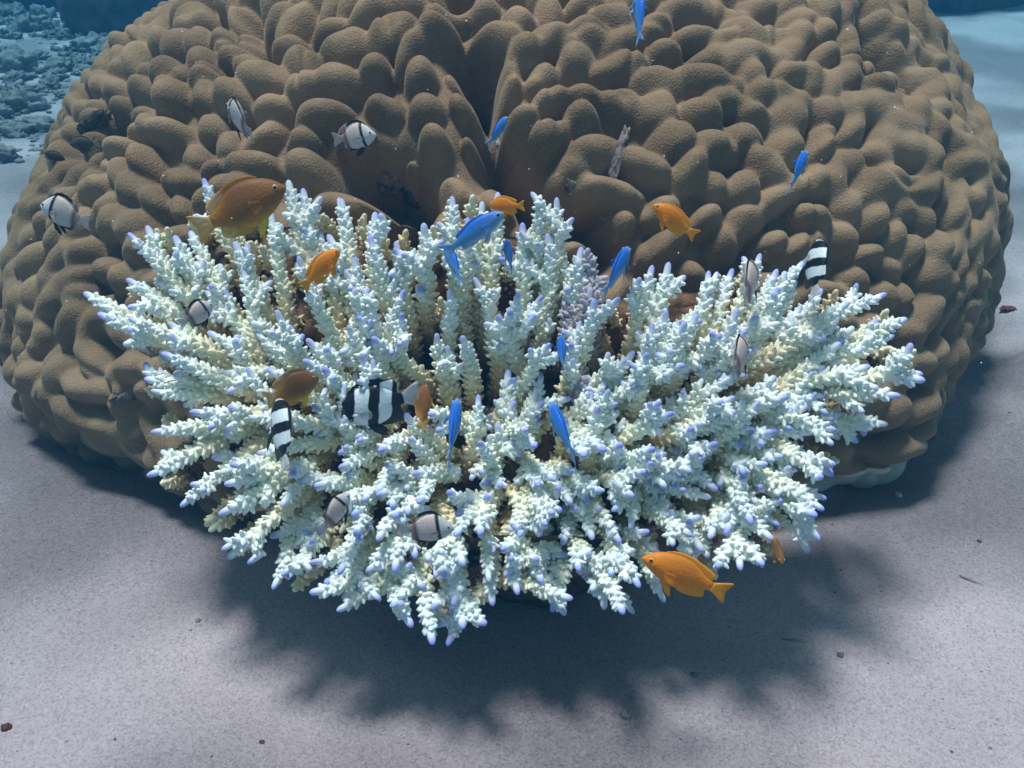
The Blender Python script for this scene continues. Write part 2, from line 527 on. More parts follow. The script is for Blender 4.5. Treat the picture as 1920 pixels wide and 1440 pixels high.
def build_boulder():
    az = np.concatenate([np.linspace(-200, -100, 90, endpoint=False), np.linspace(-100, 100, 1000, endpoint=False), np.linspace(100, 160, 60, endpoint=False)])
    az = np.radians(az)
    el = np.concatenate([np.linspace(-0.30, 1.15, 430), np.linspace(1.16, 1.5706, 70)])
    A, E = np.meshgrid(az, el)
    a, e = A.ravel(), E.ravel()
    # fuller, more vertical flanks than a plain ellipsoid
    ce = np.sign(np.cos(e)) * np.abs(np.cos(e)) ** 0.88
    se = np.sign(np.sin(e)) * np.abs(np.sin(e)) ** 1.0
    d = np.stack([np.sin(a) * ce, -np.cos(a) * ce, se], 1)
    p = BC + d * BR3
    hi = np.clip((p[:, 2] - 0.22) / 0.5, 0, 1)
    p[:, 0] = BC[0] + (p[:, 0] - BC[0]) * (1 - np.where(p[:, 0] < 0, 0.09, -0.085) * hi)
    nrm = d / BR3
    nrm /= np.linalg.norm(nrm, axis=1)[:, None]
    # ---- broad swellings and grooves
    off = 0.045 * fbm(p * 2.4, 2, 3)
    for line, w, dep, wide in GROOVES:
        pts = np.array([ell_hit(*q) for q in line])
        best = np.full(len(p), 9.0)
        wob = p + 0.022 * np.stack([noise3(p * 11, 70), noise3(p * 11, 71), noise3(p * 11, 72)], 1)
        for u, v in zip(pts[:-1], pts[1:]):
            ab = v - u
            t = np.clip(((wob - u) @ ab) / (ab @ ab), 0, 1)
            best = np.minimum(best, np.linalg.norm(wob - u - t[:, None] * ab, axis=1))
        off -= dep * np.exp(-(best / w) ** 1.5) + wide * np.exp(-(best / 0.16) ** 2)
    # right front foot of the colony and left foot
    for c, rad, amp in ((np.array([0.64, 1.42, 0.12]), 0.16, 0.07), (np.array([-0.80, 1.55, 0.10]), 0.34, 0.085), (np.array([-0.40, 1.25, 0.10]), 0.22, 0.05)):
        off += amp * np.exp(-(np.linalg.norm(p - c, axis=1) / rad) ** 2)
    p1 = p + nrm * off[:, None]
    # ---- knobs: smooth union of many caps
    front = np.nonzero((p[:, 1] < 2.8) & (p[:, 2] > -0.12))[0]
    cand = rng.choice(front, 24000, replace=False)
    kept = np.full((4000, 3), 99.0)
    ids = []
    for ci in cand:
        c = p[ci]
        near = 0.040 + 0.013 * math.exp(-(c[0] / 0.5) ** 2) + 0.007 * math.sin(c[0] * 3.1 + c[2] * 5)
        if c[0] > 0.72:
            near *= 0.88
        m = len(ids)
        if m == 0 or ((kept[:m] - c) ** 2).sum(1).min() > near * near:
            kept[m] = c
            ids.append(ci)
    s = p[ids]
    n = len(s)
    sn = nrm[ids]
    up = np.array([0, 0, 1.0])
    hor = np.cross(up, sn); hor /= np.linalg.norm(hor, axis=1)[:, None]
    ver = np.cross(sn, hor)
    ang = rng.normal(0, 0.6, n)
    flank = np.clip((np.abs(s[:, 0]) - 0.62) / 0.25, 0, 1) * np.clip((0.62 - s[:, 2]) / 0.2, 0, 1)
    ang = ang + flank * math.pi / 2
    tdir = hor * np.cos(ang)[:, None] + ver * np.sin(ang)[:, None]
    stretch = rng.uniform(1.0, 1.8, n)
    k2 = 1 - 1 / stretch ** 2
    Rc = rng.uniform(0.018, 0.027, n)
    ai = rng.normal(0, 0.0050, n) + 0.006
    K = 150.0
    # quadratic form coefficients
    Mx = np.eye(3)[None] - k2[:, None, None] * tdir[:, :, None] * tdir[:, None, :]
    Mx = Mx / (2 * Rc)[:, None, None]
    b = -2 * np.einsum('nij,nj->ni', Mx, s - BC)
    c0 = np.einsum('ni,nij,nj->n', s - BC, Mx, s - BC)
    C = np.stack([Mx[:, 0, 0], Mx[:, 1, 1], Mx[:, 2, 2], 2 * Mx[:, 0, 1], 2 * Mx[:, 0, 2], 2 * Mx[:, 1, 2], b[:, 0], b[:, 1], b[:, 2], c0], 0)
    warp = 0.020 * np.stack([noise3(p * 9, 80), noise3(p * 9, 81), noise3(p * 9, 82)], 1)
    w = p + warp - BC
    h = np.zeros(len(p))
    for i0 in range(0, len(p), 30000):
        x = w[i0:i0 + 30000]
        F = np.stack([x[:, 0] ** 2, x[:, 1] ** 2, x[:, 2] ** 2, x[:, 0] * x[:, 1], x[:, 0] * x[:, 2], x[:, 1] * x[:, 2], x[:, 0], x[:, 1], x[:, 2], np.ones(len(x))], 1)
        Q = np.clip(F @ C, 0, 0.06)
        val = ai[None] - Q - 28 * Q ** 2
        mx = val.max(1)
        h[i0:i0 + 30000] = mx + np.log(np.exp(K * (val - mx[:, None])).sum(1)) / K
    h = np.maximum(h, -0.04)
    h = h + 0.004 * noise3(p * 32, 90) + 0.009 * noise3(p * 11, 91) + 0.005 * noise3(p * np.array([9, 9, 22.0]), 93) - 0.007 * np.exp(-(noise3(p * 7.5, 92) / 0.10) ** 2)
    dirv = nrm + 0.18 * up
    dirv /= np.linalg.norm(dirv, axis=1)[:, None]
    v = p1 + dirv * (h * 1.10)[:, None]
    # tuck the foot under near the sand
    low = np.clip((0.16 - v[:, 2]) / 0.24, 0, 1)
    rad = v - BC; rad[:, 2] = 0
    v -= rad * (np.where(v[:, 0] < 0.1, 0.085, 0.012) * low ** 1.6)[:, None]
    # pale bleached rim near the sand at the right front foot
    g = ground_h(v[:, 0], v[:, 1])
    bl = np.clip(1.0 - np.abs(v[:, 2] - g - 0.045) / 0.05, 0, 1) * np.exp(-((v[:, 0] - 0.62) / 0.15) ** 4) * np.exp(-((v[:, 1] - 1.42) / 0.30) ** 4) * 1.25
    nx, ny = len(az), len(el)
    i = np.arange(nx * ny).reshape(ny, nx)
    j = np.roll(i, -1, axis=1)
    f = np.stack([i[:-1], j[:-1], j[1:], i[1:]], -1).reshape(-1, 4)
    top = np.array([BC + np.array([0, 0, v[-nx:, 2].mean() - BC[2]])])
    cap = np.stack([i[-1], j[-1], np.full(nx, len(v))], -1)
    v = np.concatenate([v, top]); bl = np.append(bl, 0)
    root = empty('boulder_coral', (BC[0], BC[1], 0))
    tag(root, 'huge brown lumpy boulder coral dome standing on the sand behind the white coral', 'boulder coral')
    v = v - np.array([BC[0], BC[1], 0])
    me = mesh_np('colony', v, [f, cap], {'bleached': bl})
    o = obj('colony', me, M['boulder'], root)
    bvh = BVHTree.FromPolygons([tuple(x) for x in (v + np.array([BC[0], BC[1], 0])).tolist()], [tuple(x) for x in f.tolist()])
    return root, bvh


BOULDER, BVH = build_boulder()


def boulder_hit(px, py):
    r = ray(px, py)
    loc, nrm, idx, dist = BVH.ray_cast(Vector(CAM), Vector(r).normalized())
    return (np.array(loc), np.array(nrm)) if loc else (None, None)


def ico(sub):
    bm = bmesh.new()
    bmesh.ops.create_icosphere(bm, subdivisions=sub, radius=1)
    v = np.array([x.co[:] for x in bm.verts])
    f = np.array([[q.index for q in x.verts] for x in bm.faces])
    bm.free()
    return v, f


ICO = {k: ico(k) for k in (1, 2, 3, 4, 5)}


def lump(size, seed, rough=0.35, sub=4, freq=2.2):
    v, f = ICO[sub]
    n1 = fbm(v * freq + seed * 3.7, 3, seed)
    n2 = np.abs(noise3(v * freq * 2.7 + seed, seed + 5))
    return v * (1 + rough * n1 + rough * 0.5 * n2)[:, None] * np.asarray(size), f


def patch(name, px, py, size, mat, label, seed, rough=0.5):
    loc, n = boulder_hit(px, py)
    if loc is None:
        return
    v, f = lump((1, 1, 1), seed, rough, 4, 2.6)
    v = v * np.array([size[0] * 0.8, 0.35 * min(size[:2]), size[1] * 0.8])
    ex = np.cross([0, 0, 1.0], n); ex /= np.linalg.norm(ex)
    ez = np.cross(ex, -n) * -1
    if ez[2] < 0:
        ez = -ez
    ca, sa = math.cos(size[2]), math.sin(size[2])
    ax = ex * ca + ez * sa; azv = -ex * sa + ez * ca
    loc = loc - n * 0.25 * min(size[:2])
    w = loc + v[:, :1] * ax + v[:, 1:2] * n + v[:, 2:] * azv
    w = w - np.array([BC[0], BC[1], 0])
    o = obj(name, mesh_np(name, w, [f]), mat, BOULDER)
    o['label'] = label


patch('dead_patch', 728, 345, (0.045, 0.030, 0.9), M['dead_patch'], 'pinkish grey encrusted rock in the dark hollow of the coral', 11)
patch('dead_patch', 765, 372, (0.040, 0.035, 0.3), M['dark_patch'], 'dark rough rock at the back of the hollow', 12)
patch('dead_patch', 1066, 352, (0.026, 0.020, -0.5), M['dead_patch'], 'small pinkish crusted patch in the crevice', 13)
patch('dead_patch', 1160, 290, (0.010, 0.045, -0.25), M['dead_patch'], 'narrow pale scar strip running down between two lobes', 14)
patch('dead_patch', 1127, 412, (0.018, 0.012, 0.2), M['dead_patch'], 'small crusted patch low in the crevice', 15)
patch('dead_patch', 172, 232, (0.048, 0.018, 0.5), M['dark_patch'], 'dark scarred patch on the left shoulder', 16, 0.6)
patch('dead_patch', 272, 655, (0.016, 0.026, 0.0), M['white_scar'], 'pale crusted scar beside the left branches', 17)
patch('dead_patch', 935, 268, (0.020, 0.008, 0.2), M['white_scar'], 'whitish scar on the ledge in the main cleft', 18)
patch('dead_patch', 240, 745, (0.030, 0.016, 0.1), M['dead_patch'], 'dull crusted patch on the shaded left flank', 20)

# ------------------------------------------------------------------ white branching coral
PL_P = np.array([0.0, 0.86, 0.15]); PL_N = np.array([0, -0.734, 0.68])


def D(px, py):
    """distance along the view axis of the coral's outer surface"""
    r = ray(px, py)
    t = ((PL_P - CAM) @ PL_N) / (r @ PL_N)
    px = np.asarray(px, float); py = np.asarray(py, float)
    t = t + 0.075 * np.exp(-((px - 860) / 190) ** 2 - ((py - 720) / 95) ** 2)
    t = t + 0.03 * np.exp(-((px - 1050) / 70) ** 2 - ((py - 600) / 130) ** 2)
    return t - 0.035 * np.exp(-((px - 1350) / 300) ** 2 - ((py - 650) / 170) ** 2)


TIPS = """237,522 157,550 183,587 243,577 240,597 315,603 350,645 267,690 270,712 283,732 413,695 428,738 355,773 282,808 320,805 277,897
360,912 420,910 397,855 440,867 545,888 592,910 633,847 667,823 713,842 707,927 583,760 680,662 577,632 568,672 650,608 697,633 472,577 423,545
503,527 350,493 383,547 647,513 693,540 587,563 540,610 703,680 297,548 302,663 337,950 380,335 540,337 567,353 597,367 635,370 273,423 240,437
328,440 363,402 355,433 508,397 440,453 613,440 640,372 700,397 725,403 847,367 797,417 933,360 902,377 997,362 1013,372 1048,370 1070,413 1092,463
878,407 740,453 653,440 697,440 1032,440 695,443 767,507 783,483 670,563 693,540 758,543 755,587 700,603 847,543 697,633 680,663 703,683 813,623
870,627 840,648 908,567 935,590 937,477 983,482 1033,437 1042,462 980,417 1073,507 972,547 1032,522 1015,553 1120,563 1028,640 1058,637 1092,603
1017,700 950,693 958,757 900,740 807,772 817,807 757,773 768,820 665,823 1023,753 1143,730 1160,758 1122,760 1070,748 1238,750 1263,770 987,807
965,825 898,827 1008,837 1097,857 1132,845 1165,837 1190,862 1227,843 1190,520 1223,497 1257,492 1282,517 1183,543 1160,555 1220,617 1187,657
1215,660 1175,677 1210,707 1283,677 1267,667 1283,600 1250,580 1327,507 1343,518 1373,503 1427,477 1457,505 1510,490 1493,523 1473,520 1610,537
1593,567 1663,550 1700,597 1677,627 1713,650 1730,697 1730,713 1690,737 1647,727 1665,797 1633,808 1607,832 1570,807 1563,833 1553,740 1563,893
1527,867 1497,873 1558,867 1530,737 1450,717 1477,740 1467,670 1547,690 1577,643 1575,593 1612,630 1640,617 1633,687 1420,593 1463,577 1503,573
1383,577 1430,623 1400,617 1370,647 1247,580 1220,617 1280,600 1277,633 1215,660 1323,752 1377,743 1237,750 1260,770 1303,807 1333,773 1400,773
1430,757 1473,750 1493,798 1460,807 1530,810 1553,773 1433,828 1467,857 1348,837 1323,857 1303,850 1250,853 1297,880 1213,887 1440,882 1397,883
1417,807 1277,897 437,865 450,960 410,967 427,1050 417,1023 510,1013 553,1028 477,1063 530,1077 542,1087 517,1107 580,1063 583,1113 607,1098
638,1077 688,1072 740,1072 782,1043 668,1007 705,1013 662,970 630,1147 652,1127 733,1140 712,1130 838,1080 827,1097 820,1080 800,1100 915,1093
950,1080 967,1067 973,1005 937,1027 1020,1007 993,1077 1017,1090 847,1000 853,968 760,967 788,943 837,923 780,887 915,913 943,922 1003,950
967,1117 885,1155 848,1158 920,1137 817,1173 773,1177 810,1210 833,1210 907,1177 867,1183 807,1143 860,1133 727,870 705,927 633,880 1067,883
1038,897 1010,913 1125,920 1075,943 1040,967 1013,1005 1028,988 1217,883 1233,875 1247,913 1277,895 1285,920 1333,933 1347,920 1263,987 1220,997
1183,988 1297,1003 1333,1010 1383,983 1407,983 1425,945 1467,980 1467,942 1490,877 1560,892 1550,937 1547,955 1530,967 1537,1015 1507,1037
1388,1070 1433,1063 1163,1020 1200,1100 1137,1087 1110,1010 1050,1023 1057,1050 1083,1070 1017,1095 1073,1123 1063,1153 1038,1150 1153,1123
1130,1143 1170,1150 1193,1147 1247,1130 1247,1090 1320,1033 460,500 480,620 520,580 440,640 390,620 560,480 600,430 590,520 660,480 730,500 820,450
860,470 890,520 1000,600 1340,560 1310,590 1350,620 1320,680 1390,700 1500,630 1520,600 1540,540 1440,550 600,690 640,720 500,690 460,690 460,780
510,790 480,850 530,950 600,1000 640,930 560,900 900,1000 870,1060 1100,940 1150,960 1190,930 1360,1000 1450,1010 1480,920 1290,1060 1340,1070"""
TIPS = [tuple(float(q) for q in w.split(',')) for w in TIPS.split()]
LILAC = [(1107, 478), (1083, 500), (1100, 520), (1064, 533), (1075, 585), (1080, 640)]
HULL = [(160, 550), (235, 440), (375, 335), (545, 340), (640, 372), (720, 405), (780, 440), (850, 365), (990, 360), (1060, 385), (1095, 460), (1115, 520), (1180, 520),
        (1255, 492), (1330, 505), (1430, 478), (1510, 490), (1600, 535), (1700, 597), (1730, 700), (1665, 800), (1565, 890), (1545, 960), (1535, 1020), (1440, 1065),
        (1250, 1130), (1060, 1150), (900, 1175), (820, 1205), (640, 1145), (515, 1105), (425, 1050), (345, 950), (280, 895), (285, 808), (268, 700), (240, 600)]


def in_poly(x, y, poly):
    c = False
    j = len(poly) - 1
    for i in range(len(poly)):
        xi, yi = poly[i]; xj, yj = poly[j]
        if (yi > y) != (yj > y) and x < (xj - xi) * (y - yi) / (yj - yi) + xi:
            c = not c
        j = i
    return c


def frames(P):
    T = np.gradient(P, axis=0)
    T /= np.linalg.norm(T, axis=1)[:, None]
    U = np.zeros_like(P)
    a = np.array([0.3, 0.2, 0.93])
    u = np.cross(T[0], a); u /= np.linalg.norm(u)
    for i in range(len(P)):
        u = u - T[i] * (u @ T[i]); u /= np.linalg.norm(u)
        U[i] = u
    return T, U, np.cross(T, U)


def tube(P, rad, along, n=9):
    T, U, V = frames(P)
    a = np.arange(n) / n * 2 * math.pi
    v = P[:, None] + rad[:, None, None] * (np.cos(a)[None, :, None] * U[:, None] + np.sin(a)[None, :, None] * V[:, None])
    m = len(P)
    i = np.arange(m * n).reshape(m, n); j = np.roll(i, -1, 1)
    f = np.stack([i[:-1], j[:-1], j[1:], i[1:]], -1).reshape(-1, 4)
    return v.reshape(-1, 3), f, np.repeat(along, n)


def branch_geo(base, ctrl, tip, r0, r1, lo, hi, cor=1.0, tip_len=0.015, r=None):
    """stem + knobbly corallites, and the smooth rounded end as a second mesh"""
    r = r or rng
    n = 14
    t = np.linspace(0, 1, n)[:, None]
    P = (1 - t) ** 2 * base + 2 * t * (1 - t) * ctrl + t ** 2 * tip
    P[1:-1] += r.normal(0, 0.0012, (n - 2, 3))
    seg = np.linalg.norm(np.diff(P, axis=0), axis=1)
    s = np.concatenate([[0], np.cumsum(seg)]); L = s[-1]
    tt = s / L
    cut = 1 - tip_len / L
    ts = np.linspace(0, cut, n)
    Q = np.stack([np.interp(ts, tt, P[:, k]) for k in range(3)], 1)
    rad = r0 + (r1 - r0) * (ts / cut) ** 1.1
    al = lo + (hi - lo) * ts / cut
    v, f, a = tube(Q, rad, al)
    V = [v]; F4 = [f]; A = [a]; F3 = []
    off = len(v)
    T, U, W = frames(Q)
    # corallites
    spacing = 0.0086
    area = np.trapz(2 * math.pi * rad, ts * L)
    m = int(area / (spacing ** 2) * 0.80 * cor)
    if m > 3:
        u = (np.arange(m) + 0.5) / m
        u = cut * np.clip(0.10 + 0.90 * u + r.normal(0, 0.006, m), 0, 0.995)
        ang = np.arange(m) * 2.39996 + r.normal(0, 0.22, m)
        idx = np.stack([np.interp(u, ts, Q[:, k]) for k in range(3)], 1)
        tu = np.stack([np.interp(u, ts, T[:, k]) for k in range(3)], 1)
        uu = np.stack([np.interp(u, ts, U[:, k]) for k in range(3)], 1)
        ww = np.cross(tu, uu)
        rr = np.interp(u, ts, rad)
        dr = np.cos(ang)[:, None] * uu + np.sin(ang)[:, None] * ww
        ax = dr * 0.85 + tu * r.uniform(0.35, 0.75, m)[:, None]
        ax /= np.linalg.norm(ax, axis=1)[:, None]
        e1 = np.cross(ax, tu); e1 /= np.linalg.norm(e1, axis=1)[:, None]
        e2 = np.cross(ax, e1)
        ln = r.uniform(0.0052, 0.0088, m) * (0.75 + 0.35 * np.sin(math.pi * np.clip(u, 0, 1)))
        rc = r.uniform(0.0022, 0.0029, m)
        o = idx + dr * (rr * 0.92)[:, None]
        k = 6
        aa = np.arange(k) / k * 2 * math.pi
        rings = []
        for hh, rw in ((-0.15, 1.8), (0.45, 1.08), (0.85, 0.70)):
            ring = o[:, None] + ax[:, None] * (ln * hh)[:, None, None] + (rc * rw)[:, None, None] * (np.cos(aa)[None, :, None] * e1[:, None] + np.sin(aa)[None, :, None] * e2[:, None])
            rings.append(ring)
        cap = (o + ax * ln[:, None] * 1.04)[:, None]
        cv = np.concatenate(rings + [cap], 1)          # m, 19, 3
        per = 3 * k + 1
        bidx = off + np.arange(m)[:, None] * per
        q4, q3 = [], []
        for g in range(2):
            for z in range(k):
                q4.append([g * k + z, g * k + (z + 1) % k, (g + 1) * k + (z + 1) % k, (g + 1) * k + z])
        for z in range(k):
            q3.append([2 * k + z, 2 * k + (z + 1) % k, 3 * k])
        F4.append((bidx[:, None] + np.array(q4)[None]).reshape(-1, 4))
        F3.append((bidx[:, None] + np.array(q3)[None]).reshape(-1, 3))
        V.append(cv.reshape(-1, 3))
        ca = lo + (hi - lo) * u / cut
        A.append((ca[:, None] + np.concatenate([np.zeros(k), np.full(k, 0.02), np.full(k, 0.05), [0.05]])[None] * (hi > 0.8)).ravel())
    stem = (np.concatenate(V), [np.concatenate(F4)] + ([np.concatenate(F3)] if F3 else []), np.concatenate(A))
    # rounded end
    e = Q[-1]; td = T[-1]
    hs = np.array([-0.25, 0.1, 0.4, 0.65, 0.82, 0.94, 1.0]) * tip_len
    rs = np.array([1.0, 1.0, 0.97, 0.9, 0.72, 0.42, 0.06]) * r1
    TP = e + td * hs[:, None]
    tv, tf, ta = tube(TP, rs, hi + (hs / tip_len) * 0.3 * (hi > 0.8), 10)
    tv = np.concatenate([tv, [TP[-1]]]); ta = np.append(ta, ta[-1])
    last = len(tv) - 1
    tri = np.array([[last - 10 + z, last - 10 + (z + 1) % 10, last] for z in range(10)])
    return stem, (tv, [tf, tri], ta)


def merge(geos):
    V, Fs, A, off = [], {3: [], 4: []}, [], 0
    for v, fs, a in geos:
        for f in fs:
            Fs[f.shape[1]].append(f + off)
        V.append(v); A.append(a); off += len(v)
    return np.concatenate(V), [np.concatenate(x) for x in Fs.values() if x], np.concatenate(A)


def build_branch_coral():
    root_at = np.array([0.0, 1.16, 0.0])
    root = empty('branching_coral', root_at)
    tag(root, 'bleached white branching coral with lilac blue tips in front of the brown dome', 'branching coral')

    def focus(x, y):
        dx = x - 950
        fx = 950 + 0.52 * dx
        fy = 840 - 0.22 * max(0, abs(dx) - 350)
        if y < 620 and abs(dx) < 700:
            fx = 950 + 0.72 * dx
        return fx, fy

    specs = []
    # outermost tips first; a tip close behind an earlier one becomes a side twig of that branch
    allt = [(x, y, False) for x, y in TIPS] + [(x, y, True) for x, y in LILAC]
    allt.sort(key=lambda q: -(math.hypot((q[0] - 950) / 790, (q[1] - 780) / 430) + rng.normal(0, 0.10)))
    mains = []
    for x, y, lil in allt:
        fx, fy = focus(x, y)
        rho = math.hypot((x - 950) / 790, (y - 780) / 430)
        if not lil:
            best = None
            for m in mains:
                if m['n'] >= 4 or m['lil']:
                    continue
                v = np.array([x - m['x'], y - m['y']])
                lon = v @ m['d']; lat = abs(v[0] * m['d'][1] - v[1] * m['d'][0])
                if -12 < lon < 62 and 12 < lat < 52 and (best is None or lat + abs(lon) < best[0]):
                    best = (lat + abs(lon), m, lon, lat)
            if best and rng.uniform() < 0.62:
                m, lon, lat = best[1:]
                m['n'] += 1
                at_px = min(max(lon, 0) + 30 + 0.5 * lat, m['Lp'] + 30)
                u_ = 1 - 0.5 * at_px / m['Lp'] if at_px < m['Lp'] else 0.45
                u_ = float(np.clip(u_, 0.42, 0.86))
                root_p = (1 - u_) ** 2 * m['base'] + 2 * u_ * (1 - u_) * m['ctrl'] + u_ ** 2 * m['tip']
                dt = m['dt'] + rng.normal(-0.004, 0.014)
                tip = at(x, y, dt)
                L3 = np.linalg.norm(tip - root_p)
                axm = m['tip'] - m['ctrl']; axm /= np.linalg.norm(axm)
                ctrl = root_p * 0.5 + tip * 0.5 - axm * 0.10 * L3
                m['side'].append((root_p, ctrl, tip, 0.05 + 0.95 * u_ * 0.9))
                continue
        fx += rng.normal(0, 45); fy += rng.normal(0, 30)
        d = np.array([fx - x, fy - y]); d /= np.linalg.norm(d) + 1e-6
        Lp = (95 + 115 * min(1, rho) ** 1.6) * rng.uniform(0.85, 1.25)
        deep = (0.085 - 0.045 * min(1, rho)) * rng.uniform(0.7, 1.3)
        if y > 800 and 480 < x < 1520:
            Lp *= 0.66; deep = deep * 1.6 + 0.02
            a_ = rng.normal(0, 0.4); d = np.array([d[0] * math.cos(a_) - d[1] * math.sin(a_), d[0] * math.sin(a_) + d[1] * math.cos(a_)])
        elif rho < 0.75:
            a_ = rng.normal(0, 0.22); d = np.array([d[0] * math.cos(a_) - d[1] * math.sin(a_), d[0] * math.sin(a_) + d[1] * math.cos(a_)])
        dt = float(D(x, y)) + rng.normal(0, 0.018)
        if lil:
            dt += 0.03; d = np.array([0.06, 1.0]); Lp = 120; deep = 0.02
        tip = at(x, y, dt)
        mx, my = x + d[0] * Lp, y + d[1] * Lp
        ctrl = at(mx, my, float(D(mx, my)) + deep * 0.55)
        bx, by = x + d[0] * (Lp + 55), y + d[1] * (Lp + 55)
        base = at(bx, by, float(D(bx, by)) + deep + 0.055)
        mains.append(dict(x=x, y=y, d=d, Lp=Lp, dt=dt, base=base, ctrl=ctrl, tip=tip, lil=lil, n=0, side=[], w=Lp * (1 + 0.35 * (rho > 0.8))))
    order = sorted(range(len(mains)), key=lambda i: -mains[i]['w'] - 60 * mains[i]['n'] - (1000 if mains[i]['lil'] else 0))
    parts = set(order[:100])
    print('branches', len(mains), 'side', sum(m['n'] for m in mains))
    rest = []
    for i, m in enumerate(mains):
        sc = rng.uniform(0.88, 1.14)
        hi_ = rng.uniform(0.89, 1.0)
        stem, end = branch_geo(m['base'] - root_at, m['ctrl'] - root_at, m['tip'] - root_at, 0.0120 * sc, 0.0044 * sc, 0.05, hi_)
        ends = []
        for rp_, cp_, tp_, lo_ in m['side']:
            st, en = branch_geo(rp_ - root_at, cp_ - root_at, tp_ - root_at, 0.0090 * sc, 0.0043 * sc, lo_, rng.uniform(0.89, 1.0), 0.95, 0.013)
            stem = merge([stem, st]); ends.append(en)
        axm = m['tip'] - m['ctrl']; axm /= np.linalg.norm(axm)
        for q in range(rng.integers(0, 4) + (m['x'] > 1150)):
            u_ = rng.uniform(0.40, 0.86)
            o_ = (1 - u_) ** 2 * m['base'] + 2 * u_ * (1 - u_) * m['ctrl'] + u_ ** 2 * m['tip']
            rd = rng.normal(size=3); rd -= axm * (rd @ axm); rd /= np.linalg.norm(rd)
            if rd @ FWD > 0.2:
                rd = -rd
            dd = rd * 0.8 + axm * rng.uniform(0.4, 0.9); dd /= np.linalg.norm(dd)
            ln_ = rng.uniform(0.020, 0.036)
            st, en = branch_geo(o_ - root_at, o_ + dd * ln_ * 0.5 - root_at, o_ + dd * ln_ + axm * 0.004 - root_at, 0.0085 * sc, 0.0042 * sc,
                                0.05 + 0.95 * u_ * 0.9, rng.uniform(0.83, 0.98), 0.9, 0.010)
            stem = merge([stem, st, en])
        if i in parts:
            mm = M['lilac_branch'] if m['lil'] else M['branch']
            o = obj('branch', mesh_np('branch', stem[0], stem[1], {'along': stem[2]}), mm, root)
            for en in [end] + ends:
                obj('branch_tip', mesh_np('branch_tip', en[0], en[1], {'along': en[2]}), mm, o)
            if m['lil']:
                o['label'] = 'dull lilac grey branch by the gap at the back'
        else:
            rest += [stem, end] + ends
    # tan under-branches inside the thicket
    n = 0
    while n < 310:
        x, y = rng.uniform(170, 1730), rng.uniform(350, 1190)
        if not in_poly(x, y, HULL):
            continue
        g = 1.3 * math.exp(-((x - 800) / 215) ** 2 - ((y - 735) / 95) ** 2) + math.exp(-((x - 1050) / 50) ** 2 - ((y - 640) / 90) ** 2)
        if rng.uniform() < g:
            continue
        fx, fy = focus(x, y)
        d = np.array([fx - x + rng.normal(0, 60), fy - y + rng.normal(0, 60)]); d /= np.linalg.norm(d) + 1e-6
        Lp = rng.uniform(45, 110)
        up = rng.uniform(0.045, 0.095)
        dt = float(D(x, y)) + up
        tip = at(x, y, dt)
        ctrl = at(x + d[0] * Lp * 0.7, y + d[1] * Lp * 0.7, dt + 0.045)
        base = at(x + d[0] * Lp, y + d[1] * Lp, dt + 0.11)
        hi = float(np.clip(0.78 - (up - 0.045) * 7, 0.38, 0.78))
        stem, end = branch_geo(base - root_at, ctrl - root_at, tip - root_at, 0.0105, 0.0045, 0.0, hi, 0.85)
        rest += [stem, end]
        n += 1
    v, f, a = merge(rest)
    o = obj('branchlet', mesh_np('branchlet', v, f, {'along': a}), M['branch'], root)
    o['kind'] = 'stuff'
    # lumpy dead base under the branches: a dish that follows the tilt of the colony
    cx, cy = 950, 780
    na, nr = 150, 44
    hull = np.array(HULL, float)
    ang = np.arange(na) / na * 2 * math.pi
    rad = np.zeros(na)
    for q, a0 in enumerate(ang):
        lo, hi_ = 0, 1200
        for _ in range(18):
            mid = (lo + hi_) / 2
            if in_poly(cx + math.cos(a0) * mid, cy + math.sin(a0) * mid, HULL): lo = mid
            else: hi_ = mid
        rad[q] = lo
    rad = (np.roll(rad, 1) + rad + np.roll(rad, -1) + np.roll(rad, 2) + np.roll(rad, -2)) / 5 * 0.80
    rr = np.linspace(0.01, 1, nr)
    X = cx + np.cos(ang)[None] * rad[None] * rr[:, None]
    Y = cy + np.sin(ang)[None] * rad[None] * rr[:, None]
    prof = np.sqrt(np.clip(1 - rr ** 4, 0, 1))[:, None]
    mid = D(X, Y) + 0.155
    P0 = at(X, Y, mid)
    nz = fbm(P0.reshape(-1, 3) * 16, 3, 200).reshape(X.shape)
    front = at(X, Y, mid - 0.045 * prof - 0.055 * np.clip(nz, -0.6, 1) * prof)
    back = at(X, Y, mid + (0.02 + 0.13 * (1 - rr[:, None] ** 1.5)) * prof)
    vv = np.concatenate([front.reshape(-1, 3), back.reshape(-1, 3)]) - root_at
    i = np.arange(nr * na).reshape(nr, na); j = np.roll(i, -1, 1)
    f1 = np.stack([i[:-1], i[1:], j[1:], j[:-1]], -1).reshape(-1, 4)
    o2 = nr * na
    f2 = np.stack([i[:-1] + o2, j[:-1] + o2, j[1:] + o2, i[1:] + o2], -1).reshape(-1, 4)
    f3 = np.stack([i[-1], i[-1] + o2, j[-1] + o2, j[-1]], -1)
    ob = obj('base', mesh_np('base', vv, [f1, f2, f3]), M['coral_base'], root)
    # stalk that carries the dish
    n = 12
    t = np.linspace(0, 1, n)
    P = np.stack([0.01 + 0 * t, 1.30 - 0.10 * t, -0.04 + 0.33 * t], 1)
    v, f, _ = tube(P - root_at, 0.17 + 0.10 * (t - 0.35) ** 2 + 0.04 * t, t, 40)
    v = v + 0.03 * np.stack([noise3(v * 18, 210), noise3(v * 18, 211), 0 * v[:, 0]], 1)
    obj('stalk', mesh_np('stalk', v, [f]), M['coral_base'], root)


build_branch_coral()

